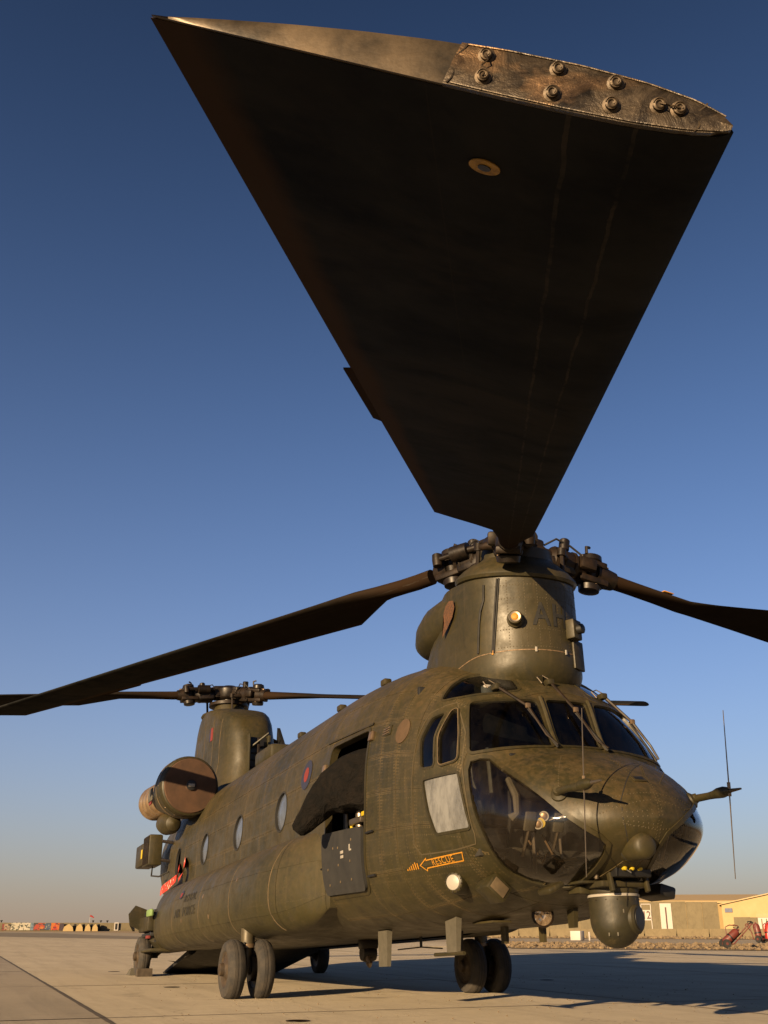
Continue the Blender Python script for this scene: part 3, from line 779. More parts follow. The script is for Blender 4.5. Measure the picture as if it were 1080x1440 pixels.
# cargo hook under the belly
mb = MB().bbox((6.57, 0, .60), (.20, .22, .14), .03); mb.lathe([(.09, -.09), (.11, -.04), (.11, .04), (.09, .09)], (6.57, 0, .49), (0, 1, 0), 16); HK = mb.build('cargo_hook', M['hubdark'], HELI)
MB().tube([(6.50, .03, .44), (6.46, .02, .38), (6.53, 0, .345), (6.62, 0, .37)], [.04, .035, .03, .015], 8).build('hook_jaw', M['bronze'], HK)

# pitot booms with whip aerials
for s in (1, -1):
    q, n = snap((.64, .63*s, 1.53)); root = q
    mb = MB().lathe([(.075, -.02), (.07, .012), (.045, .03), (.036, .06)], root, n, 18)
    a = root+n*.03; b = Vector((.27, .66*s, 1.555))
    mb.tube([a, a.lerp(b, .5)+Vector((0, .02*s, 0)), b+Vector((.06, 0, -.004)), b], [.033, .030, .034, .044], 12)
    mb.tube([b, b+Vector((-.05, 0, -.001)), b+Vector((-.10, 0, -.002)), b+Vector((-.14, 0, -.003))], [.044, .046, .036, .02], 12)
    PT = mb.build('pitot_boom', M['olive'], HELI)
    MB().tube([b+Vector((-.13, 0, -.003)), b+Vector((-.17, 0, -.004)), b+Vector((-.27, 0, -.007))], [.017, .015, .008], 10).build('pitot_tube', M['steel'], PT)
    wx = .235 if s > 0 else .14
    MB().tube([(wx-.07, .66*s, 2.20 if s < 0 else 2.14), (wx, .66*s, 1.57)], [.0035, .006], 5).build('whip_aerial', M['steel'], PT)
    MB().tube([(wx, .66*s, 1.57), (wx+.085, .66*s, .88)], [.006, .0035], 5).build('whip_aerial', M['steel'], PT)
    MB().tube([(wx-.004, .66*s, 1.62), (wx+.004, .66*s, 1.51)], .014, 8).build('whip_socket', M['bronze'], PT)

# nose sensor pod
mb = MB(); axp = Vector((-1, .02, -.03)).normalized()
mb.lathe([(.10, -.20), (.105, .04), (.104, .18), (.101, .225), (.090, .258), (.070, .275), (.03, .282), (.001, .283)], (.52, .12, 1.125), axp, 32)
NP = mb.build('nose_sensor_pod', M['olive'], HELI)
mb = MB().lathe([(.105, .038), (.1075, .044), (.105, .05)], (.52, .12, 1.125), axp, 32, cap=False).build('pod_seam', M['rubber'], NP)

# camera turret below the nose
TX, TY = .97, 0.0
M['turret'] = olive('turret_paint', (.0120, .0110, .0050), (.0175, .0155, .0070), dust_amt=.35, var=.1)
prof = [(.205, .785), (.206, .775), (.205, .61)]+[(.205*math.cos(a), .61-.215*math.sin(a)) for a in np.linspace(.1, PI/2, 12)]
TU = MB().lathe(prof[::-1], (TX, TY, 0), (0, 0, 1), 40).build('camera_turret', M['turret'], HELI, 40)
MB().lathe([(.212, .785), (.214, .791), (.214, .803), (.20, .809)], (TX, TY, 0), (0, 0, 1), 40).build('white_ring', M['white'], TU)
MB().lathe([(.205, .810), (.21, .825), (.20, .90), (.15, .92)], (TX, TY, 0), (0, 0, 1), 32).build('turret_collar', M['olive_dk'], TU)
# bulging window barrel on the turret's right, in the camera's view
bc = Vector((TX, TY, .615)); bd = Vector((-.86, -.50, 0)).normalized()
mb = MB().lathe([(.12, .10), (.118, .195), (.10, .212), (.07, .216)], bc, bd, 28); mb.build('sensor_barrel', M['turret'], TU)
mb = MB().lathe([(.085, .215), (.085, .220), (.06, .222)], bc, bd, 24); mb.build('sensor_window', M['black'], TU)
for k in range(14):
    a = 2*PI*k/14; p = Vector((TX+.206*math.cos(a), TY+.206*math.sin(a), .76)); MB().lathe([(.006, 0), (.004, .004)], p, (math.cos(a), math.sin(a), 0), 6).build('bolt', M['hubmetal'], TU)
for dz, a in ((.50, 2.6), (.50, 2.2), (.67, 2.9)):
    rr = .205*math.cos(math.asin(min(.95, max(0, (.61-dz)/.215)))) if dz < .61 else .205
    MB().bbox((TX+rr*math.cos(a), TY+rr*math.sin(a), dz), (.012, .012, .03), .003, rotz(a)).build('scuff_plate', M['paleolive'], TU)
# turret mount: plate, bracket arms, connector box
MT = MB().bbox((TX-.02, .02, .875), (.42, .46, .05), .012).build('turret_mount', M['olive_dk'], HELI)
MB().bbox((TX+.05, .30, .895), (.34, .14, .02), .005).build('mount_plate', M['olive'], MT)
MB().bbox((TX+.12, .22, .845), (.20, .16, .07), .02).build('mount_cheek', M['olive'], MT)
for y in (-.17, .17): MB().bbox((.74, y, .93), (.05, .03, .24), .008, Matrix.Rotation(R(12), 3, 'Y')).build('mount_arm', M['olive_dk'], MT)
CB = MB().bbox((.70, 0, .985), (.12, .34, .13), .012).build('connector_box', M['black'], MT.parent)
for y in (.10, .03, -.05): MB().lathe([(.018, 0), (.018, .03), (.01, .035)], (.64, y, .985), (-1, 0, 0), 12).build('connector', M['yellow'], CB)
MB().tube([(.63, .10, .985), (.60, .06, .95), (.63, .03, .985), (.60, -.01, 1.01), (.63, -.05, .985)], .010, 6).build('cable', M['black'], CB)
MB().tube([(.72, .17, 1.06), (.80, .24, 1.02), (.83, .24, .92)], .02, 8).build('stay', M['steel'], MT)
# slab box below the port bubble
MB().bbox((1.06, -.50, .835), (.34, .16, .10), .02, Matrix.Rotation(R(14), 3, 'X')).build('warning_receiver', M['black'], HELI)
MB().bbox((.92, .62, .845), (.20, .16, .05), .02, Matrix.Rotation(R(-25), 3, 'X')).build('warning_receiver', M['olive_dk'], HELI)

# windscreen wipers
for s, pts in ((1, [(1.66, .60, 2.72), (1.46, .42, 2.42), (1.30, .33, 2.16), (1.21, .27, 2.02)]), (0, [(1.60, .05, 2.78), (1.42, -.05, 2.42), (1.27, -.17, 2.14), (1.19, -.23, 2.0)]), (-1, [(1.66, -.60, 2.72), (1.50, -.78, 2.42), (1.42, -.87, 2.16), (1.36, -.92, 2.04)])):
    P = [snap(p, .045)[0] for p in pts]
    WP = MB().tube(P, [.016, .014, .012, .010], 6).build('wiper_arm', M['hubmetal'], HELI)
    MB().bbox(snap(pts[0], .03)[0], (.10, .07, .06), .015).build('wiper_motor', M['olive_dk'], WP)
    a, b = snap(pts[1], .022)[0], snap(pts[3], .022)[0]
    MB().tube([a, a.lerp(b, .5), b], .011, 5).build('wiper_blade', M['rubber'], WP)
    mid = snap(pts[1], .05)[0]; MB().bbox(mid, (.03, .05, .05), .01).build('wiper_joint', M['bronze'], WP)
    q = snap(pts[0], .06)[0]; MB().tube([q, q+Vector((.05, .05, .05)), q+Vector((.03, .12, .02)), q+Vector((-.02, .10, -.05))], .006, 5).build('washer_hose', M['steel'], WP)
# windscreen posts between panes
for s in (1, -1):
    a, b = Vector((1.47, .255*s, 2.56)), Vector((1.21, .25*s, 2.045))
    P = [snap(a.lerp(b, k/8), .012)[0] for k in range(9)]
    MB().tube(P, .020, 8).build('windscreen_post', M['olive'], HELI)
# ------------------------------------------------------------------ forward pylon
def egg(xc, af, ar, w, z, n=40, nr=2.3, nf=2.0):
    """horizontal pylon section: round nose, longer tail"""
    P = []
    for k in range(n):
        a = 2*PI*k/n; c, s = math.cos(a), math.sin(a); e = nr if c > 0 else nf
        r = (abs(c)**e+abs(s)**e)**(-1/e); P.append(Vector((xc+(ar if c > 0 else af)*c*r, w*s*r, z)))
    return P
rows = []
for z, af, ar, w, k in ((2.66, .36, 2.3, .40, 0), (2.76, .48, 2.25, .53, 0), (2.84, .55, 2.2, .59, 0), (2.93, .595, 2.15, .612, 0), (3.02, .605, 2.1, .612, 0), (3.12, .603, 2.04, .606, 0), (3.30, .60, 1.9, .602, 0), (3.55, .60, 1.62, .60, .1), (3.72, .60, 1.45, .60, .5), (3.85, .60, 1.3, .60, .85), (3.92, .60, 1.1, .60, 1), (3.95, .55, .9, .55, 1)):
    rows.append([p+Vector((0, 0, (p.x-2.2)*.16*k)) for p in egg(2.2, af, ar, w, z)])
mb = MB().grid(rows, close_v=True); b0 = (len(rows)-1)*40; mb.f.append(tuple(b0+k for k in range(40)))
FP = mb.build('forward_pylon', M['olive'], HELI, 40)
bmp = bmesh.new(); bmp.from_mesh(FP.data); bmp.normal_update(); BVP = BVHTree.FromBMesh(bmp); bmp.free()
def snapp(p, d=0.0):
    loc, n, i, dist = BVP.find_nearest(Vector(p))
    if n.dot(loc-Vector((2.3, 0, loc.z))) < 0: n = -n
    return loc+n*d, n
def cyl(th, z, d=0.0):
    a = R(th); return snapp((2.2+.64*math.cos(a), .64*math.sin(a), z), d)
# tail hood over the rear of the pylon
rows = []
for x, w, zt, zb in ((2.30, .585, 4.00, 3.40), (2.60, .605, 4.08, 3.42), (2.95, .61, 4.13, 3.44), (3.30, .60, 4.13, 3.46), (3.58, .55, 4.06, 3.48), (3.78, .47, 3.97, 3.51), (3.92, .36, 3.87, 3.56), (3.98, .24, 3.80, 3.61), (4.01, .08, 3.73, 3.66)):
    r = []
    for k in range(32):
        a = 2*PI*k/32; c, sn_ = math.cos(a), math.sin(a); e = 2.3; q = (abs(c)**e+abs(sn_)**e)**(-1/e); zc = zb+(zt-zb)*.45
        r.append(Vector((x, w*c*q, zc+((zt-zc) if sn_ > 0 else (zc-zb))*sn_*q)))
    rows.append(r)
mb = MB().grid(rows, close_v=True); mb.f.append(tuple((len(rows)-1)*32+k for k in range(32))); HD = mb.build('tail_hood', M['olive'], FP, 50)
# skin seams, tubes and studs
for z0, z1, th in ((3.05, 3.78, 121), ):
    P = [cyl(108, 3.11, .010)[0], cyl(110.5, 3.40, .010)[0], cyl(113, 3.53, .016)[0], cyl(117.5, 3.64, .010)[0], cyl(118.5, 3.80, .010)[0]]
    MB().tube(P, .012, 6).build('drain_pipe', M['rubber'], FP)
for th0, th1 in ((123.5, 132.5), (125.4, 134.4)):
    P = [cyl(th0+(th1-th0)*k/8, 3.08+.76*k/8, .010)[0] for k in range(9)]; MB().tube(P, .009, 6).build('conduit', M['rubber'], FP)
sn = lambda p: snapp(p)
def band(th0, th1, z0, z1=None, name='rivet_row', **k):
    z1 = z0 if z1 is None else z1; n = 24
    P = [cyl(th0+(th1-th0)*i/n, z0+(z1-z0)*i/n)[0] for i in range(n+1)]; return rivets(name, P, FP, snapfn=sn, **k)
M['chip'] = plain('chipped_primer', (.15, .095, .05), .7, c2=(.05, .033, .017), nscale=25)
P = [cyl(th, 3.085, .0)[0] for th in np.linspace(108, 250, 40)]; seam('pylon_joint', P, FP, .005, .003, M['chip'], sn)
P = [cyl(108, 3.085)[0], (2.4, .65, 3.06), (2.9, .6, 3.02), (3.5, .50, 2.98)]; seam('pylon_joint', P, FP, .005, .003, M['chip'], sn)
for z in (3.12, 3.30, 3.62, 3.76): band(130, 235, z, pitch=.03)
for th in (141, 152, 158, 170, 180, 192, 204, 216): rivets('rivet_row', [cyl(th, 3.12)[0], cyl(th, 3.4)[0], cyl(th, 3.82)[0]], FP, .03, snapfn=sn)
for th in (164.8, 196.6): q, n = cyl(th, 3.085); MB().bbox(q+n*.01, (.012, .022, .05), .004, rotz(R(th))).build('stud_plate', M['white'], FP)
q, n = cyl(124, 3.085); MB().bbox(q+n*.008, (.012, .02, .045), .004, rotz(R(124))).build('stud_plate', M['amber'], FP)
# lamp on the pylon's flank
q, n = cyl(147.7, 3.39); PL = MB().lathe([(.085, -.02), (.085, .03), (.070, .04), (.066, .10), (.058, .105)], q, n, 26).build('pylon_lamp', M['olive_dk'], FP)
MB().lathe([(.058, .100), (.056, .112), (.045, .108)], q, n, 24).build('lamp_rim', M['steel'], FP); MB().lathe([(.044, .100), (.03, .114), (.01, .118)], q, n, 20).build('lamp_bulb', M['amber'], FP)
q, n = cyl(-152, 3.33); MB().bbox(q+n*.04, (.10, .16, .20), .015, rotz(R(208))).build('forward_box', M['olive'], FP)
MB().lathe([(.05, 0), (.05, .05), (.035, .06)], q+n*.09, n, 16).build('box_lens', M['black'], FP)
q, n = cyl(-142, 3.10); MB().bbox(q+n*.01, (.03, .2, .30), .01, rotz(R(210))).build('side_strake', M['olive_dk'], FP)
# rusty mesh screen
bm = bmesh.new(); bm.faces.new([bm.verts.new((x, 0, z)) for x, z in ((2.62, 3.80), (2.54, 3.83), (2.44, 3.80), (2.42, 3.72), (2.48, 3.63), (2.62, 3.54), (2.74, 3.48), (2.68, 3.63), (2.69, 3.73))])
fin(bm, 'mesh_screen', plain('rusty_mesh', (.085, .034, .012), .85, nscale=60, bump=.8, c2=(.02, .010, .005)), FP, 0, fn=lambda x, z: Vector((x, .622, z)))
# pylon letters
M['lettering'] = plain('dark_lettering', (.0055, .0055, .0052), .7, nscale=14, c2=(.013, .0115, .0075), bump=.1)
for ch, th_ in (('A', 172.5), ('H', 192.5)):
    bm = text_bm(ch, .33, 0, 1.0, .006); fin(bm, 'letter', M['lettering'], FP, 0, fn=lambda x, z: cyl(th_+math.degrees(x*.80/.60), 3.44+z, .007)[0])
# cap ring and drip pan
tilt = Vector((-.16, 0, 1)).normalized()
FC = MB().lathe([(.58, -.03), (.625, -.015), (.64, .015), (.63, .045), (.56, .12), (.47, .19), (.40, .24), (.37, .36), (.28, .38)], (2.2, 0, 3.95), tilt, 48).build('pylon_cap', M['olive'], HELI, 35)

# ------------------------------------------------------------------ rotors
def airfoil(n=13):
    """closed profile, offsets from the pitch axis: chord .81, +.20 leading edge, -.61 trailing edge"""
    up, lo = [], []
    for k in range(n):
        x = .5*(1-math.cos(PI*k/(n-1)))                       # 0 = leading edge
        t = .115; y = 5*t*(.2969*math.sqrt(x)-.1260*x-.3516*x*x+.2843*x**3-.1036*x**4)*.81
        c = .012*math.sin(PI*x)
        up.append((.20-.81*x, y+c)); lo.append((.20-.81*x, -y*.72+c))
    return up[::-1]+lo[1:]
AF = airfoil()
class Frame:
    def __init__(s, hub, az, zf, twf): s.h = hub; s.e = Vector((math.cos(az), math.sin(az), 0)); s.n = Vector((-math.sin(az), math.cos(az), 0)); s.zf = zf; s.tw = twf; s.az = az; s.k = .78
    def p(s, r, a, b):
        tw = s.tw(r); return Vector((s.h[0], s.h[1], s.zf(r)))+s.e*r+s.n*(a*math.cos(tw)-b*math.sin(tw))+Vector((0, 0, a*math.sin(tw)+b*math.cos(tw)))
    def axes(s, r):
        t = s.tw(r); ex = (s.p(r+.1, 0, 0)-s.p(r, 0, 0)).normalized(); ey = s.n*math.cos(t)+Vector((0, 0, math.sin(t))); ez = ex.cross(ey).normalized(); ey = ez.cross(ex)
        return basis(ex, ey, ez)
RT = 9.41
def rotor_blade(F, label=None, rte=3.04):
    """aerofoil whose spar runs in to the hub pin; the trailing panel starts with a slanted cut-out"""
    le = pchip([1.0, 1.35, 1.75, 2.13, 9.5], [.10, .105, .14, .20, .20])
    te = pchip([1.0, 1.45, rte-.75, rte, 9.5], [-.10, -.105, -.16, -.61, -.61]); te_lin = lambda r: te(r) if r <= rte-.75 or r >= rte else -.16-(.45)*(r-rte+.75)/.75
    tk = pchip([1.0, 1.5, 2.2, 3.0, 9.5], [1.9, 1.7, 1.15, 1.0, 1.0])
    rs = [1.0, 1.2, 1.4, 1.6, rte-.75, rte-.5, rte-.25, rte, rte+.3]+list(np.linspace(rte+.9, RT, 13)); rs = sorted(set(rs))
    bm = bmesh.new(); uvl = bm.loops.layers.uv.new('bl'); vmap = {}; V = []
    for r in rs:
        L = []; l, t_, k = le(r), te_lin(r), tk(r)
        for a0, b0 in AF:
            c = (.20-a0)/.81; a = l-c*(l-t_); e = max(0, min(1, (2.6-r)/1.4)); ell = .085*math.sqrt(max(0, 1-(2*c-1)**2))*(1 if b0 >= AF[len(AF)//2][1] else -1)
            b = b0*(1-e)*min(k, 1.25)+ell*e if c not in (0, 1) else b0*(1-e)
            v = bm.verts.new(F.p(r, a, b)); vmap[v] = (a+.61, r); L.append(v)
        V.append(L)
    m = len(AF)
    for i in range(len(V)-1):
        for j in range(m): bm.faces.new((V[i][j], V[i][(j+1) % m], V[i+1][(j+1) % m], V[i+1][j]))
    bm.faces.new(V[0]); bm.faces.new(V[-1][::-1])
    for f in bm.faces:
        for l in f.loops: l[uvl].uv = vmap[l.vert]
    bmesh.ops.recalc_face_normals(bm, faces=bm.faces[:]); me = bpy.data.meshes.new('rotor_blade'); bm.to_mesh(me); bm.free()
    B = link('rotor_blade', me, M['blade'], HELI, 50)
    if label: B['label'] = label
    # trim tab on the trailing edge
    tb = MB(); ta = [F.p(r, -.60, .001) for r in (6.60, 6.75, 7.25, 7.50)]; tc = [F.p(r, -.637, -.006) for r in (6.68, 6.8, 7.25, 7.49)]
    tb.grid([ta, tc]); tb.grid([[p+Vector((0, 0, .004)) for p in ta], [p+Vector((0, 0, .004)) for p in tc]]); tb.build('trim_tab', M['blade'], B)
    return B
M['blade_root'] = plain('dusty_blade_root', (.0055, .0040, .0027), .6, c2=(.016, .0095, .005), nscale=6)
def rotor_head(F0, hub, name, bmat):
    pass
def arm(F, parent, detail=True, mats=('hubmetal', 'hubdark')):
    """one blade's hinge, pitch housing, damper and lag pin"""
    A, B_ = M[mats[0]], M[mats[1]]; ax = F.axes(.6)
    mb = MB(); P = lambda r, a, b: F.p(r*F.k, a*.90, b*1.05+.005)
    mb.tube([P(.16, 0, .0), P(.34, 0, .0)], .13, 14); mb.bbox(P(.33, 0, .0), (.16, .26, .20), .03, ax)
    mb.tube([P(.36, -.16, 0), P(.36, .16, 0)], .075, 14)
    mb.tube([P(.40, 0, 0), P(.52, 0, 0), P(.56, 0, 0), P(.86, 0, 0), P(.90, 0, 0), P(1.0, 0, 0)], [.12, .12, .165, .165, .135, .12], 18)
    o = mb.build('pitch_housing', A, parent, 40)
    for r0, r1 in ((.58, .62), (.82, .85)): MB().tube([P(r0, 0, 0), P(r1, 0, 0)], .176, 18).build('housing_flange', A, parent, 40)
    # lag pin: tall vertical barrel with caps
    up = ax @ Vector((0, 0, 1))
    c = P(1.12, 0, 0)
    mb = MB().lathe([(.08, -.22), (.115, -.21), (.125, -.15), (.10, -.13), (.10, .13), (.125, .15), (.115, .21), (.06, .235)], c, up, 18); mb.build('lag_pin', B_, parent, 40)
    mb = MB(); mb.bbox(P(1.10, 0, .095), (.36, .25, .075), .02, ax); mb.bbox(P(1.10, 0, -.095), (.36, .25, .075), .02, ax); mb.tube([P(1.16, 0, 0), P(1.44, 0, 0)], [.14, .105], 14); mb.build('lag_fork', A, parent, 40)
    # lag damper beside the housing
    mb = MB().tube([P(.46, .20, .05), P(.60, .21, .05), P(.61, .21, .05), P(.92, .23, .05), P(.93, .23, .05), P(1.16, .24, .05)], [.04, .04, .09, .09, .03, .03], 14); mb.build('lag_damper', B_, parent, 40)
    MB().tube([P(1.0, .23, .05), P(1.16, .24, .05)], .024, 10).build('damper_rod', M['steel'], parent)
    mb = MB().lathe([(.055, -.07), (.06, 0), (.055, .07), (.02, .09)], P(1.24, .22, .05), up, 14); mb.build('damper_pin', A, parent, 40)
    # pitch arm and link down to the swashplate
    mb = MB().tube([P(.70, 0, -.02), P(.62, -.24, -.02), P(.52, -.34, -.03)], [.05, .045, .035], 10); mb.tube([P(.52, -.34, -.02), P(.50, -.36, -.30)], .024, 8); mb.lathe([(.05, -.04), (.05, .04)], P(.52, -.34, -.02), up, 12); mb.build('pitch_link', A, parent, 40)
    # oil tank, hoses, bolts
    mb = MB().lathe([(.05, -.06), (.06, -.05), (.06, .06), (.045, .075)], P(.74, -.06, .20), up, 14); mb.build('oil_tank', B_, parent, 40)
    for r, a, b in ((.50, .11, .10), (.68, .10, .13), (.95, -.12, .12), (1.12, .10, .16), (1.12, -.10, -.14)):
        MB().lathe([(.022, -.01), (.022, .02), (.012, .03)], P(r, a, b), up, 6).build('hub_bolt', M['bronze'] if r in (.50, 1.12) else A, parent)
    MB().tube([P(.45, -.08, .12), P(.60, -.12, .22), P(.80, -.10, .20), P(1.0, -.13, .10)], .012, 6).build('hose', M['rubber'], parent)
    MB().bbox(P(.66, 0, -.06), (.34, .30, .16), .04, ax).build('droop_stop', B_, parent, 40)
    MB().bbox(P(.30, 0, .10), (.26, .22, .14), .04, ax).build('hinge_block', B_, parent, 40)
    MB().bbox(P(.98, -.17, .03), (.20, .12, .14), .03, ax).build('damper_bracket', A, parent, 40)
    MB().tube([P(.40, .05, .12), P(.52, .14, .17), P(.70, .12, .13)], .011, 6).build('hose', M['rubber'], parent)
    MB().tube([P(1.05, -.06, .20), P(1.05, -.06, .27), P(1.12, -.02, .29)], .018, 6).build('lifting_eye', M['hubmetal'], parent)
    MB().bbox(P(1.32, 0, .11), (.10, .06, .05), .01, ax).build('fork_bracket', M['bronze'] if detail else A, parent)
def build_rotor(hub, frames, mast_ax, name, z0):
    up = mast_ax
    mb = MB().lathe([(.16, -.36), (.16, -.14), (.24, -.12), (.27, -.08), (.27, .09), (.22, .13), (.15, .17), (.06, .19)], hub, up, 28); H = mb.build(name, M['hubdark'], HELI, 40)
    MB().lathe([(.36, -.30), (.42, -.28), (.42, -.22), (.34, -.20), (.20, -.16)], hub, up, 28).build('swashplate', M['hubmetal'], H, 40)
    for F in frames: arm(F, H)
    return H
H1 = (2.3, 0, 4.4)
AZ = 2.632
F1 = Frame(H1, AZ, lambda r: 4.448-3.184*r/9.15+.041*(r/9.15)**2 if r > 1.3 else 4.44-.44*(r/1.3), lambda r: -.173-.22*r/9.15 if r > 1.3 else -.173*r/1.3)
F2 = Frame(H1, AZ-2*PI/3, lambda r: 4.35-.030*r if r > 1.3 else 4.42-.084*r, lambda r: .14-.26*r/9.15 if r > 1.3 else .10*r/1.3)
F3 = Frame(H1, AZ+2*PI/3, lambda r: 4.44-.175*r, lambda r: .12-.22*r/9.15 if r > 1.3 else .1*r/1.3)
F2.k = .64; F3.k = .92
RH1 = build_rotor((2.3, 0, 4.42), (F1, F2, F3), Vector((-.10, 0, 1)).normalized(), 'forward_rotor_head', 4.2)
B1 = rotor_blade(F1, 'forward rotor blade whose worn tip juts towards the viewer')
B2 = rotor_blade(F2, 'forward rotor blade swept back to the left', rte=2.5); B3 = rotor_blade(F3, 'forward rotor blade reaching out to the right')
H2 = (14.7, 0, 5.80)
FA = [Frame(H2, R(a), (lambda s, q: lambda r: 5.80-s*r+q*r*r)(s, q), (lambda t0, t1: lambda r: t0+t1*r/9.15)(t0, t1)) for a, s, q, t0, t1 in ((210, .185, 0, .16, .03), (90, .095, 0, .14, -.22), (330, .15, 0, .14, -.22))]
RH2 = build_rotor((14.7, 0, 5.80), FA, Vector((0, 0, 1)), 'aft_rotor_head', 5.5)
for F in FA: rotor_blade(F)

MB().bbox(F3.p(2.05, -.02, .085), (.13, .06, .012), .003, F3.axes(2.05)).build('orange_label', M['amber'], B3)
# worn metal cap on the near blade tip: end plates, bolts, wire, wear strips
def tipface(a0, a1, name, mat, off, lift=.0, n=18):
    """plate on the blade's end between two chord positions"""
    T = [(a, b) for a, b in AF]; xs = np.linspace(a0, a1, n)
    upc = sorted([(a, b) for a, b in AF[:13]]); loc = sorted([(a, b) for a, b in AF[12:]]+[AF[0]])
    fu = lambda a: float(np.interp(a, [p[0] for p in upc], [p[1] for p in upc])); fl = lambda a: float(np.interp(a, [p[0] for p in loc], [p[1] for p in loc]))
    top = [F1.p(RT+off, a, fu(a)-lift) for a in xs]; bot = [F1.p(RT+off, a, fl(a)+lift) for a in xs]
    top0 = [F1.p(RT-.02, a, fu(a)-lift*.2) for a in xs]; bot0 = [F1.p(RT-.02, a, fl(a)+lift*.2) for a in xs]
    mid = [F1.p(RT+off+(.004 if name == 'tip_plate' else .002), a, (fu(a)+fl(a))/2) for a in xs]
    mb = MB().grid([top0, top, mid, bot, bot0]); mb.f.append(tuple([i*n for i in range(5)])); mb.f.append(tuple([i*n+n-1 for i in range(5)]))
    return mb.build(name, mat, B1, 40), fu, fl
tp, fu, fl = tipface(-.605, -.165, 'tip_skin', M['tip_dull'], .006, .0015)
tp, fu, fl = tipface(-.165, .196, 'tip_plate', M['tip'], .009, .0005)
M['tipbolt'] = plain('worn_bolt', (.020, .0145, .0092), .5, .6, c2=(.060, .042, .025), nscale=40)
ex = F1.axes(RT) @ Vector((1, 0, 0))
for a, b in ((-.125, .036), (-.117, .001), (-.030, .036), (-.025, -.004), (.045, .031), (.050, -.004), (.105, .009), (.130, .009)):
    q = F1.p(RT+.012, a, b)
    MB().lathe([(.0112, 0), (.0112, .002), (.0078, .003), (.0078, .0075), (.005, .0085), (.003, .0078)], q, ex, 14).build('tip_bolt', M['tipbolt'], B1)
    u = ex.orthogonal().normalized(); v = ex.cross(u)
    MB().tube([q+(u*math.cos(t)+v*math.sin(t))*(.0030+.00045*t)+ex*.0088 for t in np.linspace(0, 10, 24)], .0008, 5).build('lock_wire', M['tipbolt'], B1)
for (a0, k0), (a1, k1) in (((-.125, .72), (-.117, .25)), ((.105, .50), (.130, .50))):
    q0 = F1.p(RT+.020, a0, fl(a0)+(fu(a0)-fl(a0))*k0); q1 = F1.p(RT+.020, a1, fl(a1)+(fu(a1)-fl(a1))*k1)
    d = q1-q0; w = d.orthogonal().normalized()*.004
    MB().tube([q0, q0+d*.3+w, q0+d*.5-w, q0+d*.7+w, q1], .0012, 5).build('lock_wire', M['tipbolt'], B1)
for a in (-.160, .155):
    P = [F1.p(RT+.0105, a+.004*math.sin(k), fl(a)+(fu(a)-fl(a))*(.03+.94*k/8)) for k in range(9)]
    MB().tube(P, .0014, 5).build('tip_joint', M['tip_dull'], B1)
P = [F1.p(RT+.0105, a, fu(a)-.0035) for a in np.linspace(-.155, .185, 24)]; MB().tube(P, .0011, 5).build('tip_joint', M['tip'], B1)
P = [F1.p(RT+.0105, a, fl(a)+.0035) for a in np.linspace(-.155, .185, 24)]; MB().tube(P, .0011, 5).build('tip_joint', M['tip'], B1)
# yellow inspection mark on the underside
q = F1.p(9.215, -.11, fl(-.11)-.001); nz = F1.axes(8.9) @ Vector((0, 0, -1))
MK = MB().lathe([(.024, 0), (.024, .0015), (.011, .0015)], q, nz, 26).build('inspection_mark', plain('ochre_mark', (.30, .165, .014), .7, nscale=60, c2=(.16, .085, .010)), B1)
MB().lathe([(.010, .0016), (.010, .003), (.006, .003)], q, nz, 16).build('inspection_plug', M['black'], B1)
# ------------------------------------------------------------------ spine, aft pylon, engines
mb = MB(); rows = []
for x, w, h in ((3.6, .20, 3.40), (4.0, .30, 3.53), (5, .32, 3.60), (11.6, .32, 3.60), (12.6, .32, 3.62)):
    rows.append([Vector((x, y, z)) for y, z in ((-w-.12, 3.30), (-w-.03, h-.09), (-w+.05, h-.015), (0, h), (w-.05, h-.015), (w+.03, h-.09), (w+.12, 3.30))])
mb.grid(rows).build('drive_shaft_fairing', M['olive'], HELI, 40)
for x, y, z in ((4.3, .62, 3.36), (5.6, .70, 3.34), (7.4, .66, 3.36)):
    q, n = snap((x, y, z)); MB().bbox(q+n*.03, (.14, .10, .08), .02).build('roof_fitting', M['olive_dk'], HELI)
DB = MB().bbox((10.35, .12, 3.66), (1.0, .62, .26), .06).build('shaft_cover', M['olive'], HELI)
rows = [egg(14.3, 14.3-xf, xr-14.3, w, z, 40, 2.6, 3.4) for z, xf, xr, w in ((3.0, 11.9, 16.4, .95), (3.25, 12.15, 16.6, .80), (3.5, 12.3, 16.6, .70), (4.0, 12.4, 16.4, .60), (4.5, 12.5, 16.2, .585), (4.8, 12.66, 16.05, .58), (5.0, 12.92, 15.9, .58), (5.14, 13.25, 15.7, .575), (5.22, 13.55, 15.5, .57), (5.27, 13.9, 15.3, .55))]
mb = MB().grid(rows, close_v=True); b0 = (len(rows)-1)*40; mb.f.append(tuple(b0+k for k in range(40)))
AP = mb.build('aft_pylon', M['olive'], HELI, 40)
bmp = bmesh.new(); bmp.from_mesh(AP.data); BVA = BVHTree.FromBMesh(bmp); bmp.free()
def snapa(p, d=0.0):
    loc, n, i, dist = BVA.find_nearest(Vector(p))
    if n.dot(loc-Vector((14.3, 0, loc.z))) < 0: n = -n
    return loc+n*d, n
MB().lathe([(.45, -.02), (.57, 0), (.59, .03), (.57, .07), (.45, .12), (.34, .16), (.30, .26)], (14.62, 0, 5.24), (0, 0, 1), 40).build('aft_pylon_cap', M['olive'], HELI, 35)
for z in (3.9, 4.35, 4.8): rivets('rivet_row', [(13.0, .9, z), (14.3, .9, z), (15.4, .9, z)], AP, .05, .008, snapfn=lambda p: snapa(p))
for x in (13.0, 13.5, 14.2, 14.9): seam('pylon_seam', [(x, .9, 3.6), (x, .9, 5.0)], AP, .007, .003, M['seamdust'], lambda p: snapa(p))
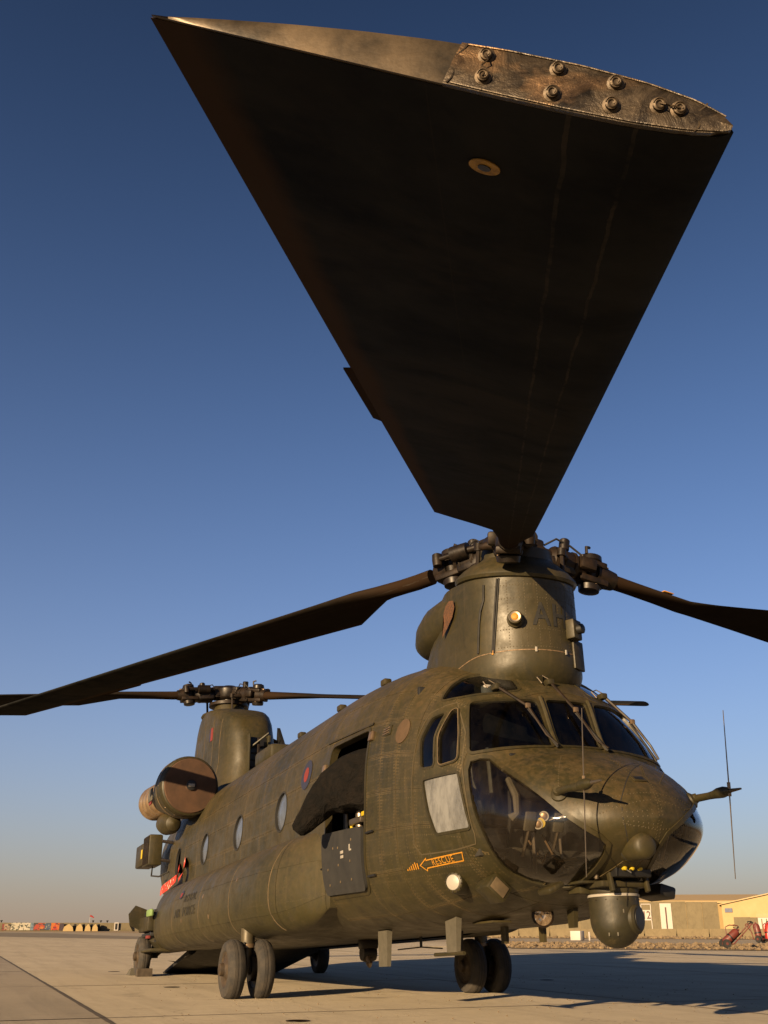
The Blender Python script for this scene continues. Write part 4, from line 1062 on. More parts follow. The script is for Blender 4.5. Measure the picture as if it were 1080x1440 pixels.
bm = bmesh.new(); bm.faces.new([bm.verts.new(p) for p in ((13.68, 0, 4.82), (13.80, 0, 4.82), (13.80, 0, 4.56), (13.68, 0, 4.56))]); fin(bm, 'fin_flash_blue', M['mblue'], AP, 0, fn=lambda x, z: snapa((x, .9, z), .008)[0])
bm = bmesh.new(); bm.faces.new([bm.verts.new(p) for p in ((13.52, 0, 4.82), (13.68, 0, 4.82), (13.68, 0, 4.56), (13.52, 0, 4.56))]); fin(bm, 'fin_flash_red', M['mred'], AP, 0, fn=lambda x, z: snapa((x, .9, z), .008)[0])
# open cooler bay in the pylon's front
BAY = MB().bbox((12.52, -.04, 4.08), (.30, .36, .68), .02).build('cooler_bay', M['black'], HELI)
MB().bbox((12.30, .16, 4.08), (.16, .035, .74), .01).build('bay_edge', M['olive'], BAY)
MB().bbox((12.36, -.24, 4.08), (.16, .05, .74), .01).build('bay_edge', M['olive'], BAY)
MB().tube([(12.32, .12, 4.20), (12.05, -.16, 4.44)], .02, 6).build('bay_stay', M['olive'], BAY)
for k in range(4): MB().bbox((12.36, -.05, 3.85+.13*k), (.02, .28, .03), .006).build('bay_slat', M['hubmetal'], BAY)
MB().bbox((12.25, -.02, 4.10), (.03, .05, .56), .01).build('bay_louvre', M['hubmetal'], BAY)
# black wedge: shade on the pylon's port side put into its colour
MB().prism([(11.4, -.45, 3.5), (12.5, -.45, 4.65), (12.6, -.45, 3.5)], (0, -.06, 0)).build('shaded_wedge', M['black'], HELI)

def nacelle(s):
    c0 = Vector((11.43, 1.40*s, 3.29)); c1 = Vector((14.1, 1.58*s, 3.33)); ax = (c1-c0).normalized()
    NA = MB().lathe([(.44, .02), (.475, .0), (.50, .015), (.515, .06), (.515, .34), (.505, .36), (.49, .55), (.42, .9), (.34, 1.25), (.285, 1.55), (.26, 1.57)], c0, ax, 44).build('engine_nacelle', M['olive'], HELI, 35)
    MB().lathe([(.517, .10), (.524, .11), (.524, .15), (.517, .16)], c0, ax, 44, cap=False).build('intake_band', M['olive_dk'], NA)
    MB().lathe([(.517, .34), (.522, .35), (.522, .37), (.51, .38)], c0, ax, 44, cap=False).build('intake_band', M['seamdust'], NA)
    prof = [(.25, 1.50)]
    for k in range(4): x = 1.56+.24*k; prof += [(.268, x), (.30, x+.03), (.325, x+.10), (.318, x+.17), (.272, x+.215)]
    prof += [(.285, 2.54), (.27, 2.56), (.25, 2.4), (.22, 1.7)]
    MB().lathe(prof, c0, ax, 44, cap=False).build('exhaust_ring', M['exhaust'], NA, 40)
    # pylon block between nacelle and hull, oil-cooler pod, drain pipes
    MB().bbox(c0+ax*.9+Vector((0, -.42*s, -.20)), (1.3, .6, .35), .08).build('nacelle_mount', M['olive_dk'], NA)
    mb = MB(); mb.lathe([(.02, -.46), (.13, -.40), (.19, -.2), (.20, .1), (.16, .36), (.06, .46)], Vector((12.95, 1.45*s, 2.84)), Vector((1, .02*s, .10)), 24); mb.build('cooler_pod', M['olive'], NA)
    if s > 0:
        P = [c0+ax*1.3+Vector((0, .43, -.10)), c0+ax*1.7+Vector((0, .39, -.1))]
        MB().bbox(c0+ax*.95+Vector((0, .45, -.06)), (.34, .02, .22), .006).build('nacelle_placard', M['paleolive'], NA)
        MB().bbox(c0+ax*1.28+Vector((0, .36, -.12)), (.26, .02, .12), .006).build('nacelle_placard', M['mred'], NA)
    for k in range(16):
        a = 2*PI*k/16; u = ax.orthogonal().normalized(); v = ax.cross(u)
        MB().lathe([(.012, 0), (.008, .008)], c0+ax*.2+(u*math.cos(a)+v*math.sin(a))*.515, u*math.cos(a)+v*math.sin(a), 6).build('cowl_fastener', M['bronze'], NA)
    return c0, ax
c0, ax = nacelle(1); nacelle(-1)
# intake blank pushed into the starboard engine
mb = MB().lathe([(.46, .03), (.47, .0), (.455, -.018), (.10, -.030), (.09, -.040), (.03, -.042)], c0, ax, 44)
IC = mb.build('intake_cover', M['brown'], None, 35)
IC.parent = None
IC.data.transform(Matrix.Translation((6.53, 0, 0)) @ Matrix.Rotation(R(2.38), 4, 'Y') @ Matrix.Translation((-6.53, 0, 0)))
tag(IC, 'round brown blank closing the starboard engine intake', 'intake cover')
hb = MB().lathe([(.085, 0), (.085, .02), (.06, .025)], to_world(c0-ax*.04), to_world(c0-ax)-to_world(c0), 24).build('cover_boss', M['black'], IC)
MB().bbox(to_world(c0-ax*.068), (.006, .11, .05), .002).build('cover_tag', M['white'], IC)

# infra-red sensor box on the rear flank, with yellow plate
SBX = MB().bbox((14.0, 1.52, 2.46), (.62, .26, .56), .03).build('countermeasure_box', M['olive'], HELI)
MB().bbox((14.75, 1.50, 2.44), (.70, .30, .42), .03).build('rear_housing', M['olive_dk'], SBX)
MB().bbox((14.40, 1.655, 2.44), (.12, .012, .17), .004).build('yellow_plate', M['yellow'], SBX)
for k in range(5): MB().bbox((13.72+.12*k, 1.655, 2.46), (.03, .02, .50), .005).build('box_rib', M['hubmetal'], SBX)
for z in (2.28, 2.62): MB().tube([(13.72, 1.40, z), (13.6, 1.18, z-.04)], .03, 8).build('box_arm', M['hubdark'], SBX)
MB().tube([(14.0, 1.50, 2.20), (14.05, 1.5, 2.02), (13.7, 1.42, 1.98), (13.5, 1.28, 2.05)], .016, 6).build('box_cable', M['rubber'], SBX)

# ------------------------------------------------------------------ sponsons, gear, ramp
def sponson(s):
    mb = MB(); rows = []
    fo = pchip([4.44, 4.6, 4.8, 5.05, 5.35, 5.8, 10.3, 11.6, 12.3], [.0, .08, .19, .30, .40, .49, .53, .50, .44])
    ft = pchip([4.44, 4.7, 5.2, 12.3], [1.62, 1.72, 1.73, 1.70]); fb = pchip([4.44, 5.0, 5.6, 12.3], [.90, .72, .66, .66])
    for x in list(np.arange(4.44, 5.8, .1))+list(np.arange(5.8, 12.31, .5))+[12.3]:
        w, zt, zb = fo(x), ft(x), fb(x); zm = zb+(zt-zb)*.42; r = []
        for k in range(25):
            a = PI/2-PI*k/24; c, sn_ = math.cos(a), math.sin(a); n = 2.15 if sn_ > 0 else 2.6
            q = (abs(c)**n+abs(sn_)**n)**(-1/n); H = (zt-zm) if sn_ > 0 else (zm-zb)
            r.append(Vector((x, s*(1.27+w*c*q), zm+H*sn_*q)))
        r = [Vector((x, s*.9, zt-.02))]+r+[Vector((x, s*.9, zb))]
        rows.append(r)
    mb.grid(rows); n = len(rows[0]); mb.f.append(tuple(range(n))); e = (len(rows)-1)*n; mb.f.append(tuple(e+k for k in range(n)))
    return mb.build('sponson', M['olive'], HELI, 40), rows
SP, srow = sponson(1); SPP, _ = sponson(-1)
bmp = bmesh.new(); bmp.from_mesh(SP.data); BVS = BVHTree.FromBMesh(bmp); bmp.free()
def snaps(p, d=0.0):
    loc, n, i, dist = BVS.find_nearest(Vector(p))
    if n.dot(loc-Vector((loc.x, .9, 1.15))) < 0: n = -n
    return loc+n*d, n
# sponson skin panels (separate plates with seams and rivets)
def sponson_panel(x0, x1, k0, k1):
    bm = bmesh.new(); la = bm.loops.layers.uv.new('ea'); lb = bm.loops.layers.uv.new('eb'); info = {}; g = .004
    xs = [r[0].x for r in srow]
    def at(x, k):
        k = k+1; i = min(max(int(np.searchsorted(xs, x))-1, 0), len(xs)-2); t = (x-xs[i])/(xs[i+1]-xs[i])
        j = min(int(k), len(srow[0])-2); f = k-j
        a = srow[i][j].lerp(srow[i][j+1], f); b = srow[i+1][j].lerp(srow[i+1][j+1], f); p = a.lerp(b, t)
        return snaps(p)
    nx = max(2, int((x1-x0)/.12)) if x0 < 5.6 else 2; nk = int(k1-k0)
    L = sum((at((x0+x1)/2, k0+i+1)[0]-at((x0+x1)/2, k0+i)[0]).length for i in range(nk))
    G = []
    for i in range(nx+1):
        row = []
        for j in range(nk+1):
            x = x0+g+(x1-x0-2*g)*i/nx; k = k0+.02+(k1-k0-.04)*j/nk; p, n = at(x, k)
            v = bm.verts.new(p+n*.004); info[v] = (x-x0-g, L*j/nk, x1-g-x, L*(1-j/nk)); row.append(v)
        G.append(row)
    for i in range(nx):
        for j in range(nk): bm.faces.new((G[i][j], G[i][j+1], G[i+1][j+1], G[i+1][j]))
    for f in bm.faces:
        for l in f.loops: u = info[l.vert]; l[la].uv = (u[0], u[1]); l[lb].uv = (u[2], u[3])
    bm.normal_update()
    if sum(f.normal.y for f in bm.faces) < 0: bmesh.ops.reverse_faces(bm, faces=bm.faces[:])
    me = bpy.data.meshes.new('skin_panel'); bm.to_mesh(me); bm.free(); link('skin_panel', me, M['sponson_panel'], SP, 35)
M['sponson_panel'] = olive('olive_sponson_paint', tuple(k*1.12 for k in OL1), tuple(k*1.2 for k in OL2), dust_amt=.5, rivets=False, var=.3)
for x0, x1 in ((4.50, 5.25), (5.25, 6.85), (6.85, 8.5), (8.5, 10.3), (10.3, 12.28)):
    for k0, k1 in ((1, 9), (9, 16), (16, 23)): sponson_panel(x0, x1, k0, k1)
for x in (5.25, 6.85, 8.5, 10.3):
    seam('sponson_joint', [snaps((x, 1.35+.9*math.cos(a), 1.15+.9*math.sin(a)))[0] for a in np.linspace(1.3, -1.2, 22)], SP, .007, .006, M['seamdust'], lambda p: snaps(p))
rivets('rivet_row', [(4.6, 1.5, 1.0), (5.3, 1.9, .95), (6.0, 1.95, .95)], SP, .035, .007, .007, snapfn=lambda p: snaps(p))
for x in (4.85, 5.02): rivets('rivet_row', [snaps((x, 1.35+.9*math.cos(a), 1.15+.9*math.sin(a)))[0] for a in np.linspace(1.2, -1.1, 16)], SP, .035, .007, .007, snapfn=lambda p: snaps(p))
for x, z in ((7.9, .95), (8.3, 1.30), (9.6, 1.0), (6.6, 1.42)):
    q, n = snaps((x, 1.95, z)); MB().lathe([(.03, 0), (.03, .006), (.015, .010)], q, n, 12).build('filler_cap', M['bronze'], SP)
# stencilled title and flash on the sponson
def sfn(x0, z0, kx=1.0): return lambda x, z: snaps((x0-x*kx, 1.95, z0+z), .011)[0]
for body, x0, z0, sz in (('ROYAL', 9.15, 1.36, .20), ('AIR', 9.90, 1.13, .20), ('FORCE', 9.12, 1.13, .20)):
    bm = text_bm(body, sz, 0, 1.05, .004); fin(bm, 'lettering', M['stencil'] if 'stencil' in M else M['lettering'], SP, 0, fn=sfn(x0, z0, 1.25))
bm = bmesh.new(); bm.faces.new([bm.verts.new((.13*math.cos(2*PI*k/18), 0, .10*math.sin(2*PI*k/18)+.02)) for k in range(18)]); fin(bm, 'sponson_roundel', M['mblue'], SP, 0, fn=sfn(9.85, 1.45))
bm = bmesh.new(); bm.faces.new([bm.verts.new((.07*math.cos(2*PI*k/18), 0, .055*math.sin(2*PI*k/18)+.02)) for k in range(18)]); fin(bm, 'sponson_roundel_centre', M['mred'], SP, 0, fn=lambda x, z: snaps((9.85-x, 1.95, 1.45+z), .015)[0])

# aft gear fairing behind the sponson, with raised flaps
for s in (1, -1):
    mb = MB(); rows = []
    for x, w, zt, zb in ((12.25, 1.72, 1.62, .68), (12.7, 1.70, 1.50, .70), (13.3, 1.66, 1.30, .74), (13.9, 1.58, 1.15, .80)):
        rows.append([Vector((x, s*y, z)) for y, z in ((1.0, zt), (w-.25, zt), (w-.10, zt-.2), (w-.06, zb+.12), (w-.16, zb), (1.0, zb))])
    mb.grid(rows); n = 6; mb.f.append(tuple(range(n))); mb.f.append(tuple(18+k for k in range(n))); AG = mb.build('gear_fairing', M['olive'], HELI, 30)
    if s > 0:
        MB().prism([(13.05, 1.91, 1.43), (13.05, 2.02, 1.29), (13.05, 1.99, 1.11), (13.05, 1.67, .95), (13.05, 1.58, 1.05), (13.05, 1.62, 1.33)], (.06, .0, 0)).build('open_flap', M['olive_dk'], AG)
        MB().prism([(13.11, 2.02, 1.29), (13.11, 1.99, 1.11), (13.5, 1.86, 1.02), (13.5, 1.90, 1.26)], (0, -.04, 0)).build('open_flap', M['paleolive'], AG)
        MB().bbox((12.7, 1.74, 1.10), (.85, .16, .24), .02).build('duct_box', M['brown2'] if 'brown2' in M else M['olive_dk'], AG)
        MB().bbox((12.75, 1.60, .93), (.85, .3, .06), .01).build('duct_gap', M['black'], AG)
        MB().bbox((12.6, 1.62, 1.27), (.9, .26, .10), .02).build('duct_gap', M['black'], AG)
        mb = MB(); MB().bbox((12.0, 1.84, 1.25), (.40, .06, .12), .03).build('formation_light', M['greenlight'] if 'greenlight' in M else M['white'], AG)
        MB().bbox((12.25, 1.80, .88), (.16, .06, .05), .01).build('tie_down', M['mred'], AG)
        MB().bbox((12.95, 1.45, .68), (1.5, .62, .05), .01).build('fairing_lip', M['olive'], AG)

def wheel(x, y, z, s, r=.335, w=.105, parent=None):
    prof = [(.10, -w*.7), (.19, -w*.72), (.215, -w*.95), (.26, -w*1.02), (.305, -w*.85), (.325, -w*.55), (r-.003, -w*.36), (r-.009, -w*.33), (r, -w*.29), (r, -w*.04), (r-.007, -.003), (r-.007, .003), (r, w*.04), (r, w*.29), (r-.009, w*.33), (r-.003, w*.36), (.325, w*.55), (.305, w*.85), (.26, w*1.02), (.215, w*.95), (.19, w*.72), (.10, w*.7)]
    z -= .016; zg = (x-6.53)*math.tan(R(2.38))+.001; mb = MB().lathe(prof, (x, y, z), (0, 1, 0), 56)
    for i, p in enumerate(mb.v):                       # the tyre settles on the ground and bulges
        if p[2] < zg+.05:
            k = (zg+.05-p[2])/.05; mb.v[i] = (p[0], y+(p[1]-y)*(1+.13*min(1, k)), max(p[2], zg))
    T = mb.build('tyre', M['tyre'], parent, 25)
    for k in (1, -1):
        RM = MB().lathe([(.205, .0), (.20, .012), (.15, -.01), (.11, .005), (.075, .03), (.07, .075), (.05, .085), (.02, .085)], (x, y+k*w*.72, z), (0, k, 0), 28).build('wheel_rim', M['rim'], T, 35)
    return T
M['rim'] = plain('dirty_wheel_rim', (.055, .038, .022), .6, .3, c2=(.022, .016, .011), nscale=14)
for s in (1, -1):
    LG = MB().tube([(6.53, 1.60*s, .78), (6.53, 1.60*s, .56)], .085, 18).tube([(6.53, 1.60*s, .57), (6.53, 1.60*s, .33)], .055, 14).tube([(6.53, 1.40*s, .335), (6.53, 1.80*s, .335)], .05, 12).build('landing_gear_leg', M['legmetal'] if 'legmetal' in M else M['olive'], HELI, 40)
    MB().lathe([(.088, .555), (.094, .56), (.094, .60), (.088, .605)], (6.53, 1.60*s, 0), (0, 0, 1), 20).build('leg_collar', M['bronze'], LG)
    MB().prism([(6.66, 1.56*s, .56), (6.85, 1.56*s, .44), (6.62, 1.56*s, .33), (6.58, 1.56*s, .40)], (0, .06*s, 0)).build('torque_link', M['hubdark'], LG)
    MB().tube([(6.45, 1.66*s, .62), (6.40, 1.70*s, .48), (6.46, 1.64*s, .38)], .012, 6).build('brake_hose', M['rubber'], LG)
    MB().lathe([(.15, -.04), (.15, .04)], (6.53, 1.53*s, .335), (0, 1, 0), 20).build('brake_pack', M['hubdark'], LG); MB().lathe([(.15, -.04), (.15, .04)], (6.53, 1.67*s, .335), (0, 1, 0), 20).build('brake_pack', M['hubdark'], LG)
    wheel(6.53, 1.425*s, .335, s, parent=LG); wheel(6.53, 1.785*s, .335, s, parent=LG)
    za = .285+.335
    AL = MB().tube([(13.39, 1.45*s, za), (13.39, 1.45*s, 1.05)], .07, 14).tube([(13.39, 1.40*s, za), (13.39, 1.75*s, za)], .05, 12).tube([(12.7, 1.35*s, .8), (13.39, 1.45*s, za)], .05, 10).build('landing_gear_leg', M['olive_dk'], HELI, 40)
    wheel(13.39, 1.67*s, za, s, parent=AL)
# loading ramp let down to the ground, its shade put into near-black colour
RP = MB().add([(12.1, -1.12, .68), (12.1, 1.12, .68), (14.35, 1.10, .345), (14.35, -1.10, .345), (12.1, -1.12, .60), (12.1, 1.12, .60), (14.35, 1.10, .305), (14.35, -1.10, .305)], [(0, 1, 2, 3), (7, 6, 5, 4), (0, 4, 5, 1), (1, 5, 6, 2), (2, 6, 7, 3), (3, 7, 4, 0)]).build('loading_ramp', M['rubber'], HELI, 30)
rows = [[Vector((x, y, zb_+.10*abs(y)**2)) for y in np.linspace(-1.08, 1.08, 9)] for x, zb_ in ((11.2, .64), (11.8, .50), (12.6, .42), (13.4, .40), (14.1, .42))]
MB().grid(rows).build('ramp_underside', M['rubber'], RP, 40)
# ------------------------------------------------------------------ cockpit and cabin inside
IN = M['interior']
CF = MB().bbox((1.92, 0, 1.16), (1.15, 2.05, .06), .01).build('cockpit_floor', M['cabin'], HELI)
MB().bbox((2.46, 0, 1.85), (.05, 2.1, 2.0), .02).build('cockpit_bulkhead', M['black'], HELI)
# lower nose structure seen through the bubbles
MB().bbox((1.42, 0, 1.02), (.06, 1.3, .26), .02).build('nose_frame', M['cabin'], HELI)
MB().bbox((1.08, 0, 1.03), (.50, .42, .20), .05).build('keel_box', IN, HELI)
IP = MB().bbox((1.36, 0, 1.78), (.10, 1.40, .36), .03, Matrix.Rotation(R(12), 3, 'Y')).build('instrument_panel', M['black'], HELI)
MB().bbox((1.38, 0, 1.96), (.24, 1.44, .03), .012, Matrix.Rotation(R(8), 3, 'Y')).build('glare_shield', M['black'], IP)
for y in (-.6, -.45, -.3, -.1, .1, .3, .45, .6):
    for z in (1.70, 1.84): MB().lathe([(.055, 0), (.055, .012), (.045, .012)], (1.42+(1.78-z)*-.2, y, z), (1, 0, .2), 14).build('dial', M['steel'], IP)
MB().bbox((1.72, 0, 1.38), (.75, .36, .42), .04).build('centre_console', M['black'], HELI)
for s in (1, -1):
    ST = MB().bbox((1.95, .56*s, 1.48), (.50, .48, .12), .05).build('pilot_seat', M['black'], HELI)
    MB().bbox((2.24, .56*s, 1.92), (.12, .48, .80), .05, Matrix.Rotation(R(10), 3, 'Y')).build('seat_back', M['black'], ST)
    MB().bbox((2.30, .56*s, 2.38), (.09, .26, .20), .04).build('headrest', M['black'], ST)
    MB().bbox((1.95, .56*s, 1.30), (.40, .40, .24), .03).build('seat_base', IN, ST)
    for k in (-.10, .10): MB().tube([(2.17, (.56+k)*s, 2.22), (2.14, (.56+k)*s, 1.9), (2.02, (.56+k*.5)*s, 1.56)], .022, 6).build('harness_strap', M['strap'] if 'strap' in M else M['paleolive'], ST)
    CY = MB().tube([(1.72, .56*s, 1.20), (1.62, .56*s, 1.50), (1.60, .56*s, 1.72)], [.022, .018, .022], 8).build('cyclic_stick', M['black'], HELI)
    for k in (-.14, .14):
        PD = MB().tube([(1.20, (.56+k)*s, 1.12), (1.08, (.56+k)*s, 1.30), (1.05, (.56+k)*s, 1.40)], .014, 6).build('pedal_arm', M['steel'], HELI)
        MB().bbox((1.04, (.56+k)*s, 1.38), (.03, .10, .16), .01, Matrix.Rotation(R(-25), 3, 'Y')).build('pedal', M['paleolive'], PD)
    # loose wiring looms and pipes behind the bubble
    rnd = random.Random(3)
    for k in range(7):
        y0 = (.34+.045*k)*s; z0 = 1.06+.02*(k % 3)
        P = [(1.24, y0, 1.15+.05*(k % 4)), (1.08, y0-.03*s, z0), (.98, y0+.05*s*math.sin(k), 1.0+.02*k), (.92, (abs(y0)-.10)*s, 1.06), (.86, .30*s, 1.08)]
        MB().tube(P, .009+.003*(k % 3), 6).build('wiring_loom', M['rubber'] if k % 3 else M['loom'] if 'loom' in M else M['bronze'], HELI)
    MB().tube([(1.14, .62*s, .98), (1.14, .62*s, 1.30)], .016, 8).build('chrome_rod', M['steel'], HELI)
    MB().tube([(.98, .46*s, .98), (.98, .46*s, 1.24)], .012, 8).build('chrome_rod', M['steel'], HELI)
    MB().bbox((1.36, .66*s, 1.12), (.14, .22, .16), .03, rotz(.3*s)).build('avionics_box', M['paleolive'], HELI)
    MB().tube([(1.36, .70*s, 1.78), (1.26, .69*s, 1.62), (1.28, .68*s, 1.48), (1.32, .72*s, 1.44)], [.03, .035, .03, .045], 8).build('duct_hose', M['paleolive'], HELI)
# twin floodlights clipped inside the starboard bubble
lc = Vector((1.04, .60, 1.37)); d = Vector((-.82, .55, -.10)).normalized(); sd = d.cross(Vector((0, 0, 1))).normalized()
FL = MB().tube([lc-d*.10, lc+d*.01], .042, 16).build('utility_light', M['yellowgreen'] if 'yellowgreen' in M else M['yellow'], HELI)
for k, off in enumerate((Vector((.02, .0, .055)), Vector((0, .0, -.01)))):
    q = lc+sd*(.045 if k == 0 else -.02)*-1+off+d*.012
    MB().lathe([(.042, -.03), (.043, .0), (.040, .004), (.032, .004), (.03, -.004)], q, d, 22).build('light_rim', M['white'], FL)
    MB().lathe([(.030, -.002), (.015, .002), (.004, .002)], q, d, 18).build('light_lens', M['bronze'], FL)
MB().tube([lc-d*.06, lc+Vector((-.05, -.10, .03)), lc+Vector((-.14, -.16, .05))], .006, 6).build('light_lead', M['steel'], FL)
# roof frame strip and overhead panel, sun visor, white card in the eyebrow window
MB().bbox((1.85, .60, 2.70), (.10, .09, .10), .02).build('overhead_lamp', M['white'], HELI)
MB().bbox((1.80, .45, 2.66), (.06, .03, .16), .008).build('overhead_bracket', M['bronze'], HELI)
MB().bbox((1.75, 0, 2.58), (.40, .50, .08), .03).build('overhead_panel', M['black'], HELI)
# cabin lining on the far side and floor
rows = [[hull(x, t, -1)+hull_n(x, t, -1)*-.06 for t in np.linspace(0, 1, 15)] for x in np.linspace(2.52, 12.2, 12)]
MB().grid(rows).build('cabin_lining', M['cabin'], HELI)
MB().bbox((7.3, 0, .94), (9.6, 2.2, .05), .01).build('cabin_floor', M['cabin'], HELI)

# ------------------------------------------------------------------ door armour, gun under its cover
def flat_on_side(pts, d): return [onhull(x, z, d) for x, z in pts]
rr = resample([(4.49, 0, 1.655), (3.262, 0, 1.60), (3.318, 0, 1.005), (4.47, 0, 1.03)], 40, False, .07)
bm = bmesh.new(); bm.faces.new([bm.verts.new(p) for p in rr]); ax_ = None
for k in range(1, 8): bmesh.ops.bisect_plane(bm, geom=bm.verts[:]+bm.edges[:]+bm.faces[:], dist=1e-6, plane_co=(0, 0, 1.0+.09*k), plane_no=(0, 0, 1))
geom = bmesh.ops.extrude_face_region(bm, geom=bm.faces[:])
ext = {v for v in geom['geom'] if isinstance(v, bmesh.types.BMVert)}
for v in bm.verts: x, z = v.co.x, v.co.z; v.co = onhull(x, z, .040 if v in ext else .006)
bmesh.ops.recalc_face_normals(bm, faces=bm.faces[:]); me = bpy.data.meshes.new('door_armour'); bm.to_mesh(me); bm.free()
M['armour'] = plain('black_ballistic_cloth', (.0065, .0066, .0068), .8, c2=(.011, .0108, .0105), nscale=5, bump=.4)
DA = link('door_armour', me, M['armour'], HELI, 30)
for x, z in ((3.55, 1.50), (3.95, 1.46), (4.10, 1.47), (3.60, 1.30), (3.95, 1.29), (4.28, 1.27), (3.62, 1.13), (3.95, 1.13), (4.28, 1.12)):
    MB().bbox(onhull(x, z, .042), (.022, .008, .026), .004).build('quilt_stud', M['seamdust'], DA)
for x, z, w, h in ((3.83, 1.405, .085, .030), (3.83, 1.360, .085, .030), (3.60, 1.435, .028, .055), (3.58, 1.405, .06, .018)):
    MB().bbox(onhull(x, z, .042), (w, .006, h), .002).build('white_mark', M['white'], DA)
# gun mount
GM = MB().bbox((3.80, 1.18, 1.72), (.34, .10, .07), .015).tube([(3.80, 1.16, 1.66), (3.80, 1.16, 1.95)], .05, 12).build('gun_mount', M['steel'], HELI)
MB().bbox((3.50, 1.20, 1.76), (.16, .08, .05), .012).build('mount_pad', M['yellow'], GM); MB().tube([(3.96, 1.2, 1.70), (3.92, 1.2, 1.56)], .018, 8).build('mount_pin', M['yellow'], GM)
MB().tube([(4.30, 1.14, 1.58), (4.30, 1.14, 2.5)], .025, 8).build('door_post', M['hubdark'], HELI); MB().tube([(4.20, 1.16, 1.60), (4.20, 1.16, 1.86)], .02, 8).build('door_post', M['steel'], HELI)
# canvas cover: lofted along the gun, gathered and creased
sp = [((3.36, .97, 2.12), .15, .27), ((3.54, 1.08, 2.14), .21, .30), ((3.74, 1.23, 2.12), .23, .29), ((3.92, 1.39, 2.05), .19, .215), ((4.02, 1.53, 1.91), .155, .165), ((4.07, 1.63, 1.79), .125, .13), ((4.10, 1.70, 1.70), .10, .105), ((4.115, 1.745, 1.645), .085, .085), ((4.12, 1.76, 1.625), .055, .055)]
rows = []; rng = random.Random(21); N = 16; Q = 26
fold = [[rng.uniform(-1, 1) for k in range(N)] for q in range(Q+1)]
for q in range(1, Q+1):
    for k in range(N): fold[q][k] = .72*fold[q-1][k]+.45*fold[q][k]          # folds run along the gun and wander
def lerp_sp(t):
    i = min(int(t), len(sp)-2); f = t-i; a, b = sp[i], sp[i+1]
    return Vector(a[0]).lerp(Vector(b[0]), f), a[1]+(b[1]-a[1])*f, a[2]+(b[2]-a[2])*f
for q in range(Q+1):
    t = (len(sp)-1)*q/Q; c, w, h = lerp_sp(t); d = (lerp_sp(min(t+.1, len(sp)-1))[0]-lerp_sp(max(t-.1, 0))[0]).normalized()
    sdv = d.cross(Vector((0, 0, 1))).normalized(); up = sdv.cross(d).normalized(); row = []
    for k in range(N):
        a = 2*PI*k/N; e = 2.7; r0 = (abs(math.cos(a))**e+abs(math.sin(a))**e)**(-1/e)
        wr = r0*(1+.15*fold[q][k]*(1.15-.09*t)); y = math.cos(a)*w*wr; z = math.sin(a)*h*wr
        if z < 0 and t < 3.4: z *= 1.18+.10*math.sin(2.1*t+.5)
        row.append(to_world(c+sdv*y+up*z))
    rows.append(row)
mb = MB().grid(rows, close_v=True); mb.f.append(tuple(range(N))[::-1]); e = Q*N; mb.f.append(tuple(e+k for k in range(N)))
GC = mb.build('gun_cover', M['cloth'], None, 28); tag(GC, 'creased black canvas cover over the gun in the open cabin door', 'gun cover')
# red streamers trailing out of the open cabin window
M['streamer'] = None
t = NT('streamer_fabric'); n = t.noise(11, 2, .5, t.coord()); t.set(color=t.mix(t.ramp(n, .63, .66), (.34, .020, .010), (.34, .30, .24)), rough=.8); M['streamer'] = t.m
def ribbon(name, pts, w, label):
    P = [to_world(p) for p in pts]; rows = []
    for i, p in enumerate(P):
        d = (P[min(i+1, len(P)-1)]-P[max(i-1, 0)]).normalized(); a = d.cross(Vector((.2, 1, .1))).normalized()
        rows.append([p-a*w*.5, p+Vector((0, .008*math.sin(i*1.3), 0)), p+a*w*.5])
    mb = MB().grid(rows); mb.grid([[v+Vector((0, -.004, 0)) for v in r] for r in rows]); o = mb.build(name, M['streamer'], None, 60); tag(o, label, 'streamer'); return o
ribbon('warning_streamer', [(12.35, 1.30, 2.02), (12.2, 1.36, 1.98), (12.0, 1.40, 1.90), (11.9, 1.46, 1.80), (12.3, 1.50, 1.72), (12.9, 1.48, 1.70), (13.3, 1.44, 1.69)], .16, 'red and white streamer lying back along the sponson top')
ribbon('warning_streamer', [(12.0, 1.29, 2.04), (11.75, 1.36, 2.06), (11.55, 1.39, 1.98), (11.5, 1.43, 1.86), (11.6, 1.48, 1.74)], .16, 'red and white streamer hanging straight down from the open cabin window')
# chocks at the aft wheel
gz = 0.0
CH = MB().add([(13.00, 1.54, 0), (13.22, 1.54, 0), (13.22, 1.80, 0), (13.00, 1.80, 0), (13.03, 1.54, .13), (13.12, 1.54, .13), (13.12, 1.80, .13), (13.03, 1.80, .13)], [(3, 2, 1, 0), (4, 5, 6, 7), (0, 1, 5, 4), (1, 2, 6, 5), (2, 3, 7, 6), (3, 0, 4, 7)])
M['chock'] = plain('weathered_chock_wood', (.045, .033, .021), .85, c2=(.023, .017, .011), nscale=12)
tag(CH.build('wheel_chock', M['chock'], None, 20), 'brown wooden chock in front of the near rear wheel', 'wheel chock')
CH = MB().add([(13.60, 1.60, 0), (13.86, 1.58, 0), (13.86, 1.86, 0), (13.60, 1.84, 0), (13.70, 1.62, .12), (13.76, 1.62, .11), (13.76, 1.82, .10), (13.70, 1.80, .12)], [(3, 2, 1, 0), (4, 5, 6, 7), (0, 1, 5, 4), (1, 2, 6, 5), (2, 3, 7, 6), (3, 0, 4, 7)])
tag(CH.build('wheel_chock', M['paleolive'], None, 20), 'grey wedge chock behind the near rear wheel', 'wheel chock')
